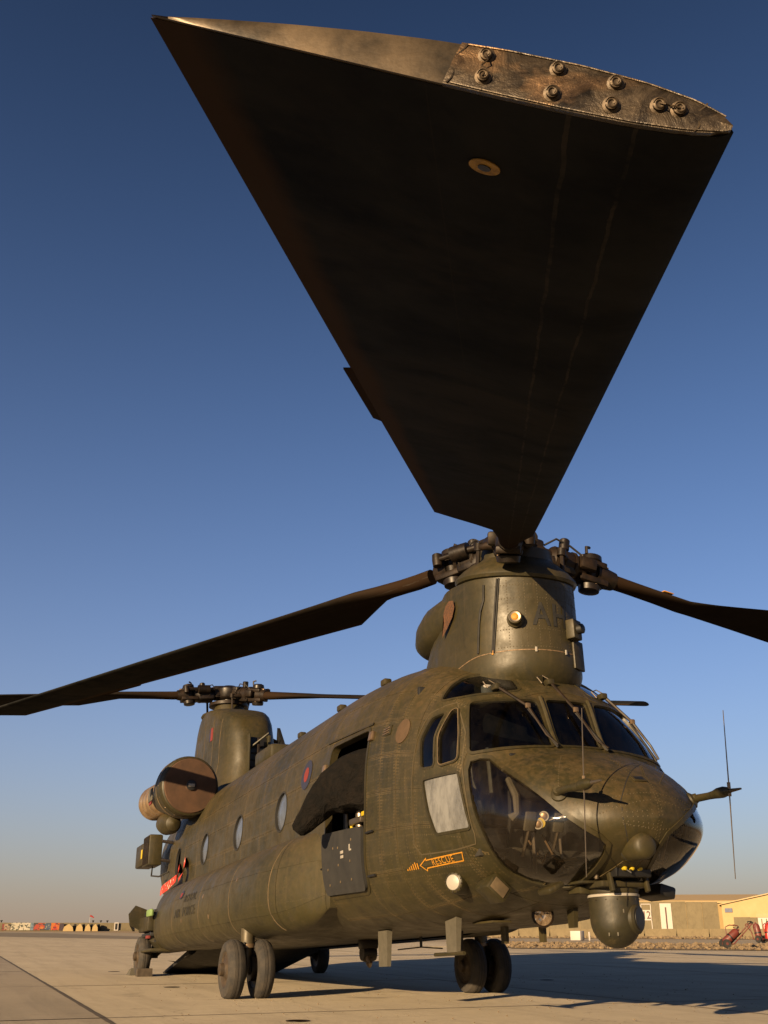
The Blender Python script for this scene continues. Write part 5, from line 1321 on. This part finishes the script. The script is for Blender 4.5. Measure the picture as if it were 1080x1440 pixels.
# ------------------------------------------------------------------ ground
def concrete(name, c, c2, scale=.35, stain=.5, wear=False):
    t = NT(name); P = t.node('ShaderNodeNewGeometry').outputs['Position']
    big = t.noise(scale, 6, .65, P); mid = t.noise(2.2, 7, .72, P); fine = t.noise(45, 4, .7, P); grit = t.noise(14, 5, .75, P)
    drag = t.noise(1.1, 6, .68, t.mapping(P, (.16, 1.9, 1), (0, 0, R(5))), .6); brush = t.noise(3.0, 6, .7, t.mapping(P, (2.2, .14, 1), (0, 0, R(-12))), .5)
    col = t.mix(t.ramp(big, .35, .65), c, c2)
    col = t.mix(t.math('MULTIPLY', t.rnd(), .22), col, tuple(k*.72 for k in c))
    col = t.mix(t.ramp(drag, .47, .70, 0, stain), col, tuple(k*.62 for k in c2))
    col = t.mix(t.ramp(brush, .52, .72, 0, .40), col, tuple(k*.70 for k in c2))
    col = t.mix(t.ramp(mid, .55, .74, 0, .45), col, tuple(k*.58 for k in c2))
    col = t.mix(t.ramp(grit, .60, .72, 0, .45), col, tuple(min(1, k*1.25) for k in c))
    col = t.mix(t.ramp(fine, .55, .75, 0, .35), col, tuple(k*.55 for k in c))
    if wear:
        # hairline cracks and oil blots
        n = t.node('ShaderNodeTexVoronoi', feature='DISTANCE_TO_EDGE'); t.put(n.inputs['Vector'], t.mapping(P, (1, 1, 1)))
        wv = t.node('ShaderNodeVectorMath', operation='ADD'); nz_ = t.node('ShaderNodeTexNoise'); t.put(nz_.inputs['Vector'], P); nz_.inputs['Scale'].default_value = 1.6; nz_.inputs['Detail'].default_value = 6
        t.l.new(P, wv.inputs[0]); t.l.new(nz_.outputs['Color'], wv.inputs[1]); t.l.new(wv.outputs[0], n.inputs['Vector']); n.inputs['Scale'].default_value = .22
        crack = t.math('MULTIPLY', t.ramp(n.outputs['Distance'], .0, .0035, 1, 0), t.ramp(t.noise(.5, 3, .5, P), .50, .58))
        col = t.mix(t.math('MULTIPLY', crack, .7), col, tuple(k*.28 for k in c2))
        blot = t.ramp(t.noise(.9, 5, .62, P, .7), .645, .70, 0, .55)
        col = t.mix(blot, col, tuple(k*.42 for k in c2))
    t.set(color=col, rough=.9, spec=.2, normal=t.bump(t.math('ADD', t.math('MULTIPLY', fine, .5), t.math('ADD', mid, grit)), .5, .014)); return t.m
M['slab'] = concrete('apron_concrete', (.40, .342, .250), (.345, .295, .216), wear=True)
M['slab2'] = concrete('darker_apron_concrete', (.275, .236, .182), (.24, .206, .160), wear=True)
M['apron'] = concrete('far_apron_concrete', (.36, .306, .222), (.315, .268, .196))
M['tar'] = concrete('taxiway_tarmac', (.14, .118, .088), (.18, .15, .11))
M['taxi'] = concrete('taxiway_concrete', (.29, .24, .17), (.25, .21, .148))
M['sand'] = concrete('desert_sand', (.27, .20, .115), (.22, .165, .097), .08)
M['gravel'] = concrete('gravel_bed', (.20, .145, .085), (.13, .095, .058), 2.5)
def sheet(name, pts, z, mat, kind='structure'):
    o = MB().add([(x, y, z) for x, y in pts], [tuple(range(len(pts)))]).build(name, mat, None, 0); o['kind'] = kind; return o
sheet('desert_ground', [(-2500, -2500), (2500, -2500), (2500, 2500), (-2500, 2500)], -.05, M['sand'])
AP_ = sheet('apron', [(-60, -70), (10, -41), (28, -25.1), (36, -18.2), (45, -22), (53.7, -27.9), (87, -9.9), (117, -2.1), (200, 16), (200, 60), (-60, 60)], -.030, M['apron'])
sheet('taxiway', [(-20, -75), (40.5, -36.1), (53.7, -27.9), (87, -9.9), (117, -2.1), (200, 16), (330, 30), (330, -14), (209, -29.4), (150, -33), (81.2, -43), (62.1, -55.1), (0, -95)], -.024, M['taxi'])
sheet('taxiway_edge_strip', [(87, -10.5), (117, -2.6), (200, 15), (330, 28), (330, 10), (209, -16), (150, -14.5), (100, -16)], -.019, M['tar'])
V1 = [(10, -41), (28, -25.1), (36, -18.2), (45, -22), (53.7, -27.9), (40.5, -36.1), (20, -49)]
V2 = [(62.1, -55.1), (81.2, -43), (110, -39.5), (104, -62), (92, -86), (70, -84)]
sheet('gravel_verge', V1, -.014, M['gravel']); sheet('gravel_verge', V2, -.014, M['gravel'])
# concrete slabs of the apron, each with its own joints
th = R(-.84); ca, sa = math.cos(th), math.sin(th)
def slab_pt(u, v): return Vector((u*ca-v*sa, 3.66+u*sa+v*ca, 0))
sl_me = {}
def slab(u0, u1, v0, v1, m):
    key = (round(u1-u0, 3), round(v1-v0, 3), m)
    if key not in sl_me:
        mb = MB(); mb.box(((u1-u0)/2, (v1-v0)/2, -.0125), (u1-u0-.020, v1-v0-.020, .025))
        me = bpy.data.meshes.new('concrete_slab'); me.from_pydata([tuple(v) for v in mb.v], [], mb.f); me.materials.append(M[m]); sl_me[key] = me
    o = bpy.data.objects.new('concrete_slab', sl_me[key]); COL.objects.link(o); o.parent = AP_
    p = slab_pt(u0, v0); o.location = (p.x, p.y, random.uniform(-.0012, .0012)); o.rotation_euler = (0, 0, th)
def inpoly(x, y, P):
    c = False
    for i in range(len(P)):
        (x1, y1), (x2, y2) = P[i], P[i-1]
        if (y1 > y) != (y2 > y) and x < (x2-x1)*(y-y1)/(y2-y1)+x1: c = not c
    return c
LIM = [(-60, -70), (8, -42), (27, -26.1), (35, -19.2), (46, -24), (86, -10.9), (116, -3.1), (140, 60), (-60, 60)]
for i in range(-2, 15):
    for j in range(-6, 3):
        u0, v0 = -8+6.1*i, 6.1*j
        cs = [slab_pt(u0+a, v0+b) for a in (0, 6.1) for b in (0, 6.1)]
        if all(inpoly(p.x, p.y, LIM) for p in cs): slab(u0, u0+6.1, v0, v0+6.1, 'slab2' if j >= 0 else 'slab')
# bituminous sealant in the slab joints
M['sealant'] = plain('joint_sealant', (.055, .040, .027), .9, c2=(.035, .026, .018), nscale=4)
def joint(u0, v0, u1, v1, w):
    a, b = slab_pt(u0, v0), slab_pt(u1, v1); d = (b-a).normalized(); n = Vector((-d.y, d.x, 0)); k = max(2, int((b-a).length/.25)); rg = random.Random(int(u0*7+v0*3)); rows = []
    for i in range(k+1):
        p = a.lerp(b, i/k); e = w*(.5+.22*rg.random()); f = w*(.5+.22*rg.random()); rows.append([p+n*e+Vector((0, 0, .0030)), p-n*f+Vector((0, 0, .0030))])
    MB().grid(rows).build('joint_sealant', M['sealant'], AP_, 0)
for j in range(-6, 4): joint(-20, 6.1*j, 92 if j < 2 else 60, 6.1*j, .045 if j == 0 else .026)
for i in range(-2, 16): joint(-8+6.1*i, -30, -8+6.1*i, 18, .026)
# rubble on the verges
def rubble(name, poly, n, smin, smax, seed, label=None):
    rg = random.Random(seed); xs = [p[0] for p in poly]; ys = [p[1] for p in poly]; mb = MB(); k = 0
    ico = [(0, 0, 1), (.89, 0, .45), (.28, .85, .45), (-.72, .53, .45), (-.72, -.53, .45), (.28, -.85, .45), (.4, .4, -.3), (-.5, .2, -.3), (0, -.6, -.3)]
    fs = [(0, 1, 2), (0, 2, 3), (0, 3, 4), (0, 4, 5), (0, 5, 1), (1, 6, 2), (2, 6, 7), (2, 7, 3), (3, 7, 4), (4, 7, 8), (4, 8, 5), (5, 8, 1), (1, 8, 6)]
    while k < n:
        x, y = rg.uniform(min(xs), max(xs)), rg.uniform(min(ys), max(ys))
        if not inpoly(x, y, poly): continue
        s = smin+(smax-smin)*rg.random()**3; a = rg.uniform(0, 6.3); fx, fy, fz = rg.uniform(.6, 1.4)*s, rg.uniform(.6, 1.4)*s, rg.uniform(.4, .9)*s
        mb.add([(x+(p[0]*math.cos(a)-p[1]*math.sin(a))*fx, y+(p[0]*math.sin(a)+p[1]*math.cos(a))*fy, p[2]*fz*rg.uniform(.8, 1.2)+.01) for p in ico], fs); k += 1
    o = mb.build(name, M['stone'], None, 0, kind='stuff', fix=False); return o
M['stone'] = plain('desert_stone', (.185, .135, .08), .9, c2=(.11, .08, .046), nscale=1.7, bump=0)
rubble('rubble', V1, 4200, .04, .16, 11); rubble('rubble', V2, 3500, .06, .26, 12)

rubble('grit', [(-4, 3.5), (12, 2.5), (16, -4), (9, -7), (1, -2)], 900, .004, .012, 13)
for i, (u, v) in enumerate(((3.2, -1.6), (9.4, -1.6), (3.2, -7.7), (9.4, -7.7), (15.5, -1.6), (21.6, 2.4), (15.5, 2.4))):
    p = slab_pt(u, v); TD = MB().lathe([(.11, 0), (.11, .004), (.085, .004), (.08, -.0), (.02, -.0)], (p.x, p.y, .002), (0, 0, 1), 20).build('tie_down_cup', M['hubmetal'], AP_)
# ------------------------------------------------------------------ blast walls, buildings
M['wallc'] = concrete('blast_wall_concrete', (.125, .104, .064), (.105, .087, .054), .5); M['wallc2'] = concrete('low_barrier_concrete', (.14, .112, .066), (.115, .092, .055), .6)
M['tanpaint'] = plain('tan_cladding', (.27, .195, .088), .7, var=.08, nscale=.6, bump=.05); M['tanpaint2'] = plain('ochre_cladding', (.20, .14, .058), .7, var=.08, nscale=.6, bump=.05); M['tanroof'] = plain('sand_roof_sheet', (.28, .205, .105), .7, var=.06, nscale=.6, bump=.05)
M['signwhite'] = plain('white_board', (.30, .275, .25), .6, var=.06); M['maroon'] = plain('dark_red_paint', (.05, .017, .013), .6); M['bluesign'] = plain('blue_sign', (.05, .062, .12), .5)
seg = MB().add([(-.74, -.65, 0), (.74, -.65, 0), (.74, .65, 0), (-.74, .65, 0), (-.74, -.65, .28), (.74, -.65, .28), (.74, .65, .28), (-.74, .65, .28), (-.74, -.13, .55), (.74, -.13, .55), (.74, .13, .55), (-.74, .13, .55), (-.74, -.09, 3.25), (.74, -.09, 3.25), (.74, .09, 3.25), (-.74, .09, 3.25)],
               [(3, 2, 1, 0), (0, 1, 5, 4), (1, 2, 6, 5), (2, 3, 7, 6), (3, 0, 4, 7), (4, 5, 9, 8), (5, 6, 10, 9), (6, 7, 11, 10), (7, 4, 8, 11), (8, 9, 13, 12), (9, 10, 14, 13), (10, 11, 15, 14), (11, 8, 12, 15), (12, 13, 14, 15)])
seg0 = seg.build('blast_wall_segment', M['wallc'], None, 20)
used = [False]
def wall_run(a, b, n, label, group, h=1.0, sx=None):
    a, b = Vector((*a, 0)), Vector((*b, 0)); d = (b-a)/n; rz = math.atan2(d.y, d.x); out = []
    for i in range(n):
        o = seg0 if not used[0] else seg0.copy()
        if used[0]: COL.objects.link(o)
        used[0] = True; p = a+d*(i+.5)
        o.location = (p.x+random.uniform(-.03, .03), p.y+random.uniform(-.03, .03), -.03); o.rotation_euler = (0, 0, rz+random.uniform(-.012, .012)); o.scale = (sx or d.length/1.478, 1, h*random.uniform(.99, 1.012))
        tag(o, label, 'blast wall', group); out.append(o)
    return out, rz, d.normalized()
WA, WB = (92.6, -46.8), (80.35, -65.35)
W1, rzw, dw = wall_run(WA, WB, 15, 'tall grey-brown concrete blast wall segment beyond the nose', 'tall blast wall segments behind the helicopter nose')
wn_ = Vector((-math.sin(rzw), math.cos(rzw), 0)); wn_ = wn_ if wn_.dot(Vector((-6.7-86, 5.2+56, 0))) > 0 else -wn_
W2, rz2, d2 = wall_run((79.5, -66.5), (73.5, -73.4), 6, 'blast wall segment behind the red fire trolleys', 'blast wall segments at the right edge', .56)
ORD = ['first', 'second', 'third', 'fourth', 'fifth', 'sixth', 'seventh', 'eighth', 'ninth']
# low barriers along the foot of the wall
bar = MB().prism([(-1.45, -.30, 0), (-1.45, .30, 0), (-1.45, .14, .35), (-1.45, .09, .78), (-1.45, -.09, .78), (-1.45, -.14, .35)], (2.9, 0, 0)).build('low_barrier', M['wallc2'], None, 20)
for i in range(9):
    o = bar if i == 0 else bar.copy()
    if i: COL.objects.link(o)
    p = Vector((*WA, 0))+dw*(1.5+3.0*i)+wn_*2.2; o.location = (p.x, p.y, -.02); o.rotation_euler = (0, 0, rzw); tag(o, ORD[i]+' low sandy barrier from the left along the blast wall foot', 'barrier', 'low barriers below the blast wall')
# numbered boards on the wall
def board(u, w, z0, z1, name, label, hollow=False):
    c = Vector((*WA, 0))+dw*u+wn_*.16
    rot = basis(-dw if False else dw, wn_, Vector((0, 0, 1)))
    mb = MB()
    if hollow:
        t_ = .07
        for x, z, a, b in ((0, z1-t_/2, w, t_), (0, z0+t_/2, w, t_), (-w/2+t_/2, (z0+z1)/2, t_, z1-z0), (w/2-t_/2, (z0+z1)/2, t_, z1-z0), (0, z0+(z1-z0)*.60, w, (z1-z0)*.36)):
            mb.box(c+dw*x+Vector((0, 0, z)), (a, .03, b), rot)
    else: mb.box(c+Vector((0, 0, (z0+z1)/2)), (w, .03, z1-z0), rot)
    o = mb.build(name, M['signwhite'], None, 0); tag(o, label, 'sign board'); return o, c
LW = (Vector((*WB, 0))-Vector((*WA, 0))).length
def u_of(px): return LW*(px-690)/(1010-690)
b1, c1 = board(u_of(912), .98, .42, 3.05, 'bay_number_board', 'white outlined board numbered 12 on the blast wall', True)
vdir = dw if dw.dot(Vector((-.377, -.926, 0))) > 0 else -dw      # runs to the viewer's right
def wall_text(body, c, z, size, par):
    for i, ch in enumerate(body):
        bm = text_bm(ch, size, 0, 1, .012)
        for v in bm.verts: v.co = c+vdir*(v.co.x*.85+(i-.5)*.42)+Vector((0, 0, z+v.co.z))+wn_*.03
        me = bpy.data.meshes.new('numeral'); bm.to_mesh(me); bm.free(); link('numeral', me, M['maroon'], par, 0)
wall_text('12', c1, 1.98, 1.0, b1)
b2, c2 = board(u_of(939), 1.08, .35, 3.08, 'bay_marker_board', 'tall solid white board with one dark red bar on the blast wall')
MB().box(c2+Vector((0, 0, 1.75))+wn_*.03, (.13, .03, 1.95), basis(dw, wn_, Vector((0, 0, 1)))).build('bar_mark', M['maroon'], b2)
c3 = Vector((79.5, -66.5, 0))+(Vector((73.5, -73.4, 0))-Vector((79.5, -66.5, 0)))*.30; r2 = basis(d2, Vector((-d2.y, d2.x, 0)), Vector((0, 0, 1))); n2 = Vector((-d2.y, d2.x, 0)); n2 = n2 if n2.dot(Vector((-86, 71, 0))) > 0 else -n2
b3 = MB().box(c3+n2*.16+Vector((0, 0, 1.0)), (1.1, .03, 1.5), basis(d2, n2, Vector((0, 0, 1)))).build('bay_marker_board', M['signwhite'], None, 0); tag(b3, 'white board with dark stripes behind the red fire trolleys', 'sign board')
for k in (-.22, .22): MB().box(c3+d2*k+n2*.185+Vector((0, 0, 1.0)), (.10, .02, 1.3), basis(d2, n2, Vector((0, 0, 1)))).build('bar_mark', M['wallc'], b3)

def shed(name, label, p0, p1, depth, eave, ridge, mw, mr, over=.35, gable_front=False, trim=None):
    """long shed: front wall from p0 to p1, roof ridge parallel to the front (or gable towards the viewer)"""
    a, b = Vector((*p0, 0)), Vector((*p1, 0)); d = (b-a).normalized(); n = Vector((-d.y, d.x, 0))
    if n.dot(Vector((-6.7, 5.2, 0))-a) < 0: n = -n
    back = -n*depth; Z = lambda z: Vector((0, 0, z)); root = thing(name, label, 'building', (a+b)*.5+back*.5)
    root_inv = Matrix.Translation(-((a+b)*.5+back*.5))
    def part(o): o.parent = root; o.matrix_parent_inverse = root_inv; return o
    if not gable_front:
        part(MB().add([a, b, b+back, a+back, a+Z(eave), b+Z(eave), b+back+Z(eave), a+back+Z(eave), a+back*.5+Z(ridge-.05), b+back*.5+Z(ridge-.05)], [(0, 1, 5, 4), (2, 3, 7, 6), (1, 2, 6, 9, 5), (3, 0, 4, 8, 7)]).build('wall', mw, None, 0))
        o1 = n*over-d*over; o2 = n*over+d*over; q1 = back-n*over-d*over; q2 = back-n*over+d*over
        A = [a+o1+Z(eave-.12), b+o2+Z(eave-.12), b+back*.5+d*over+Z(ridge), a+back*.5-d*over+Z(ridge)]; B = [a+q1+Z(eave-.12), b+q2+Z(eave-.12)]
        mb = MB().add(A+B, [(0, 1, 2, 3), (3, 2, 5, 4)]); mb.add([v+Z(-.10) for v in A+B], [(3, 2, 1, 0), (4, 5, 2, 3)]); mb.add([A[0], A[1], A[1]+Z(-.22), A[0]+Z(-.22)], [(0, 1, 2, 3)]); part(mb.build('roof', mr, None, 0))
        L = (b-a).length
        for k in range(1, int(L/3.0)):
            part(MB().box(a+d*(3.0*k)+n*.03+Z(eave*.5), (.06, .05, eave-.3), basis(d, n, Z(1))).build('wall_rib', mw, None, 0))
    else:
        m = (a+b)*.5
        part(MB().add([a, b, b+Z(eave), m+Z(ridge), a+Z(eave), a+back, b+back, b+back+Z(eave), m+back+Z(ridge), a+back+Z(eave)], [(0, 1, 2, 3, 4), (9, 8, 7, 6, 5), (1, 6, 7, 2), (5, 0, 4, 9)]).build('wall', mw, None, 0))
        E = n*.3
        mb = MB().add([a+E-d*.3+Z(eave-.05), m+E+Z(ridge+.1), m+back+Z(ridge+.1), a+back-d*.3+Z(eave-.05), b+E+d*.3+Z(eave-.05), b+back+d*.3+Z(eave-.05)], [(0, 1, 2, 3), (1, 4, 5, 2)]); mb.add([v+Z(-.12) for v in (a+E-d*.3+Z(eave-.05), m+E+Z(ridge+.1), b+E+d*.3+Z(eave-.05))]+[a+E-d*.3+Z(eave-.05), m+E+Z(ridge+.1), b+E+d*.3+Z(eave-.05)], [(0, 1, 4, 3), (1, 2, 5, 4)]); part(mb.build('roof', mr, None, 0))
    return root, part, a, b, d, n
LWh = shed('warehouse', 'long low ochre warehouse with sand roof behind the tall blast wall', (121, -62.5), (104.5, -93), 14, 4.15, 5.05, M['tanpaint2'], M['tanroof'])
HG, hp, ha, hb_, hd, hn = shed('hangar', 'bright tan gabled hangar at the right edge beyond the red trolleys', (99.5, -81.5), (91.5, -91.2), 18, 3.55, 4.75, M['tanpaint'], M['tanroof'], gable_front=True)
hp(MB().box(ha+hd*.75+hn*.08+Vector((0, 0, 2.8)), (.85, .06, .45), basis(hd, hn, Vector((0, 0, 1)))).build('blue_sign', M['bluesign'], None, 0))
hp(MB().box((ha+hb_)*.5+hn*.06+Vector((0, 0, 1.2)), (5, .08, 2.4), basis(hd, hn, Vector((0, 0, 1)))).build('hangar_door', M['tanroof'], None, 0))
# rubble heap and fence between the walls
mbx = MB(); FN = thing('stacked_pallets', 'weathered brown timber stack between the two blast walls', 'timber stack', (93, -79, 0))
for k in range(5): MB().bbox((0, 0, .25+.22*k), (2.4, 1.0, .16), .03, rotz(.9)).build('pallet', M['chock'], FN)

# ------------------------------------------------------------------ fire trolleys
M['firered'] = plain('faded_fire_red', (.095, .018, .012), .5, c2=(.06, .013, .009), nscale=6); M['fireglow'] = plain('fresh_fire_red', (.21, .014, .009), .35, var=.15)
def trolley(loc, rz, s, label, red, tilt=38, hl=1.0):
    T = thing('fire_extinguisher_trolley', label, 'fire extinguisher', loc, rz, None); a = R(tilt); ca_, sa_ = math.cos(a), math.sin(a)
    ax_ = Vector((ca_, 0, sa_)); base = Vector((-.10, 0, .42))*s
    MB().lathe([(.02, -.42*s), (.17*s, -.38*s), (.21*s, -.28*s), (.21*s, .42*s), (.17*s, .54*s), (.06*s, .60*s), (.05*s, .68*s)], base+ax_*.12*s, ax_, 20).build('cylinder', red, T, 35)
    MB().lathe([(.214*s, .0), (.22*s, .02*s), (.22*s, .06*s), (.214*s, .08*s)], base+ax_*.12*s, ax_, 20, cap=False).build('clamp_band', M['black'], T)
    for y in (-.34, .34):
        W_ = MB().lathe([(.08*s, -.05*s), (.20*s, -.055*s), (.22*s, 0), (.20*s, .055*s), (.08*s, .05*s)], Vector((-.28*s, y*s, .22*s)), (0, 1, 0), 20).build('wheel', M['rubber'], T, 30)
        MB().lathe([(.07*s, -.06*s), (.07*s, .06*s)], Vector((-.28*s, y*s, .22*s)), (0, 1, 0), 12).build('wheel_hub', red, W_)
        MB().tube([Vector((-.28, y*.9, .22))*s, Vector((.10, y*.75, .20))*s, Vector((.75*hl, y*.75, .78))*s, Vector((1.15*hl, y*.7, 1.16))*s], .03*s, 8).build('frame_tube', red, T)
    MB().tube([Vector((1.15*hl, -.24, 1.16))*s, Vector((1.25*hl, -.2, 1.25))*s, Vector((1.25*hl, .2, 1.25))*s, Vector((1.15*hl, .24, 1.16))*s], .028*s, 8).build('push_handle', M['rubber'], T)
    MB().tube([Vector((-.30, -.34, .22))*s, Vector((-.30, .34, .22))*s], .03*s, 8).build('axle', M['black'], T)
    MB().tube([Vector((-.05, .26, .60))*s, Vector((-.10, .26, 1.02))*s, Vector((.12, .26, 1.12))*s, Vector((.55, .26, 1.10))*s, Vector((.62, .26, .98))*s], .026*s, 8).build('guard_rail', red, T)
    MB().tube([Vector((.42, 0, .95))*s, Vector((.55, .10, 1.06))*s, Vector((.45, .22, .86))*s, Vector((.15, .24, .55))*s], .022*s, 6).build('hose', M['rubber'], T)
    return T
gx = Vector((31.95, -26.6, .0)); vd = math.atan2(-.926, -.377)
trolley(gx, vd, .82, 'faded red wheeled extinguisher standing alone on the rubble verge', M['firered'])
trolley((45.9, -41.0, -.01), vd+.9, .95, 'fire extinguisher trolley with its bright red bottle turned to the sun', M['fireglow'], 78, .35)
trolley((46.35, -40.5, -.01), vd+2.2, .95, 'red fire extinguisher trolley next to the white striped board', M['firered'], 80, .35)
trolley((45.2, -41.9, -.01), vd-.3, 1.0, 'red fire extinguisher trolley cut by the right picture edge', M['fireglow'], 75, .35)
# white cabinet and marker posts left of the turret
cb = MB().bbox((60.6, -36.9, .32), (.8, .6, .62), .03, rotz(.5)).build('white_cabinet', M['signwhite'], None); tag(cb, 'small white cabinet on the far verge below the nose', 'cabinet')
for k in range(4):
    p = (60.3-.45*k, -37.7-.62*k, .28); o = MB().bbox(p, (.10, .10, .58), .02).build('marker_post', M['signwhite'], None); tag(o, 'short white post, '+ORD[k]+' to the right of the white cabinet', 'post', 'white posts below the nose')
fl_ = MB().lathe([(.16, 0), (.14, .30), (.10, .55), (.03, .6)], (64.5, -33.4, -.01), (0, 0, 1), 14).build('marker_cone', M['fireglow'], None); tag(fl_, 'small red marker cone on the verge under the fuselage belly', 'cone')

# ------------------------------------------------------------------ far left: painted wall, lamps, windsock
fa, fb = (373.5, -6.0), (368.0, -60.0)
FWALL, rzf, df = wall_run(fa, fb, 36, 'distant tan wall segment on the left horizon', 'far wall segments on the left', .80)
fn = Vector((-math.sin(rzf), math.cos(rzf), 0)); fn = fn if fn.x < 0 else -fn; LF = (Vector((*fb, 0))-Vector((*fa, 0))).length
def mural(px0, px1, z0, z1, cols, label, sc=.5):
    y = lambda px: -14.3-(px*.2195)                             # picture column to metres along the wall
    u0, u1 = -6.0-y(px0), -6.0-y(px1); c = Vector((*fa, 0))+df*((u0+u1)/2)+fn*.75; t = NT('mural_paint'); P = t.node('ShaderNodeNewGeometry').outputs['Position']
    n = t.noise(sc, 3, .5, P, 1.0); n2 = t.noise(sc*1.8, 2, .5, t.mapping(P, (1, 1.3, 1.7)), .5)
    col = t.mix(t.ramp(n, .47, .50), cols[0], cols[1]); col = t.mix(t.ramp(n2, .55, .58), col, cols[2]); t.set(color=col, rough=.8)
    o = MB().box(c+Vector((0, 0, (z0+z1)/2)), (abs(u1-u0), .10, z1-z0), basis(df, fn, Vector((0, 0, 1)))).build('painted_panel', t.m, None, 0); tag(o, label, 'painted panel'); return o
mural(4, 15, .25, 2.2, ((0.168, 0.126, 0.084), (0.105, 0.021, 0.017), (0.013, 0.013, 0.013)), 'far panel of red and black smears at the left edge')
mural(16, 43.5, .3, 2.55, ((0.286, 0.260, 0.210), (0.252, 0.231, 0.176), (0.034, 0.038, 0.029)), 'long cream painted panel on the far left wall')
mural(43.7, 48.2, .3, 2.55, ((0.067, 0.101, 0.134), (0.084, 0.118, 0.147), (0.042, 0.067, 0.092)), 'narrow pale blue panel beside the cream one')
mural(48.4, 64, .3, 2.5, ((0.252, 0.084, 0.013), (0.189, 0.025, 0.013), (0.021, 0.021, 0.021)), 'orange and red painted panel on the far left wall', .35)
mural(64.2, 73, .4, 2.45, ((0.021, 0.038, 0.067), (0.042, 0.067, 0.101), (0.126, 0.118, 0.092)), 'dark blue painted panel between two red ones')
mural(73.2, 85, .3, 2.5, ((0.210, 0.017, 0.011), (0.252, 0.067, 0.008), (0.042, 0.008, 0.008)), 'vivid red painted panel on the far left wall', .4)
mural(85.2, 91.5, .2, 2.4, ((0.013, 0.008, 0.015), (0.021, 0.013, 0.021), (0.042, 0.025, 0.025)), 'dark purple painted panel on the far left wall')
# tan field shelters and dark parked machines further right
def shelter(px, w, h, label):
    c = Vector((*fa, 0))+df*(-6.0-(-14.3-px*.2195))+fn*3.0; S = thing('field_shelter', label, 'tent', c, math.atan2(df.y, df.x))
    MB().prism([(-w/2, -1.2, 0), (w/2, -1.2, 0), (w*.42, -1.2, h*.55), (w*.05, -1.2, h), (-w*.40, -1.2, h*.62)], (0, 2.4, 0)).build('canvas', M['tanpaint'], S, 0)
    MB().box((0, -1.25 if fn.x > 0 else 1.25, .3), (w*.9, .2, .5)).build('dark_skirt', M['rubber'], S); return S
shelter(98, 3.3, 2.2, 'tan canvas shelter on the far left horizon'); shelter(114, 2.3, 2.3, 'small tan shelter left of the dark far lamps'); shelter(126, 1.9, 2.2, 'small peaked tan shelter below the windsock'); shelter(136.5, 1.9, 2.2, 'small peaked tan shelter touching the plain far wall')
def far_machine(px, label):
    c = Vector((*fa, 0))+df*(-6.0-(-14.3-px*.2195))+fn*1.6; S = thing('parked_vehicle', label, 'vehicle', c, math.atan2(df.y, df.x))
    MB().bbox((0, 0, 1.05), (1.5, 1.6, 1.1), .25).build('body', M['hubdark'], S); MB().bbox((.1, 0, 1.85), (.9, 1.3, .7), .2).build('cab', M['rubber'], S)
    for x in (-.5, .5): MB().lathe([(.35, -.85), (.38, 0), (.35, .85)], (x, 0, .40), (0, 1, 0), 12).build('wheel', M['rubber'], S)
for px, lb in ((107, 'dark vehicle right of the widest far shelter'), (119.5, 'dark vehicle left of the windsock'), (131, 'dark vehicle right of the windsock'), (141.5, 'dark vehicle at the end of the plain far wall')): far_machine(px, lb)
for px, lb in ((133.5, 'leftmost dark flat-topped lamp above the far wall'), (145, 'middle dark flat-topped lamp above the far wall'), (154.5, 'rightmost dark flat-topped lamp above the far wall'), (1.5, 'dark flat-topped lamp above the wall at the left picture edge')):
    c = Vector((*fa, 0))+df*(-6.0-(-14.3-px*.2195))-fn*1.5; L_ = thing('floodlight_mast', lb, 'lamp', c)
    MB().tube([(0, 0, 0), (0, 0, 2.9)], .09, 8).build('mast', M['rubber'], L_); MB().lathe([(.12, 2.7), (.2, 2.95), (.42, 3.15), (.42, 3.30), (.1, 3.34)], (0, 0, 0), (0, 0, 1), 12).build('lamp_head', M['rubber'], L_)
c = Vector((*fa, 0))+df*(-6.0-(-14.3-128.5*.2195))-fn*2.5; WS = thing('windsock', 'red windsock on a white pole above the far wall', 'windsock', c)
MB().tube([(0, 0, 0), (0, 0, 4.9)], .05, 8).build('pole', M['signwhite'], WS); q = Vector((-.377, -.926, 0))
MB().tube([Vector((0, 0, 4.75)), q*.6+Vector((0, 0, 4.6)), q*1.3+Vector((0, 0, 4.15))], [.28, .24, .14], 10).build('sock', M['fireglow'], WS)
c = Vector((*fa, 0))+df*(-6.0-(-14.3-168*.2195))+fn*.8; NB = MB().box(c+Vector((0, 0, 1.42)), (1.35, .08, 2.5), basis(df, fn, Vector((0, 0, 1)))).build('far_board', M['signwhite'], None, 0); tag(NB, 'white framed dark board on the plain far wall', 'sign board')
MB().box(c+fn*.06+Vector((0, 0, 1.42)), (.75, .06, 1.9), basis(df, fn, Vector((0, 0, 1)))).build('dark_panel', M['rubber'], NB)
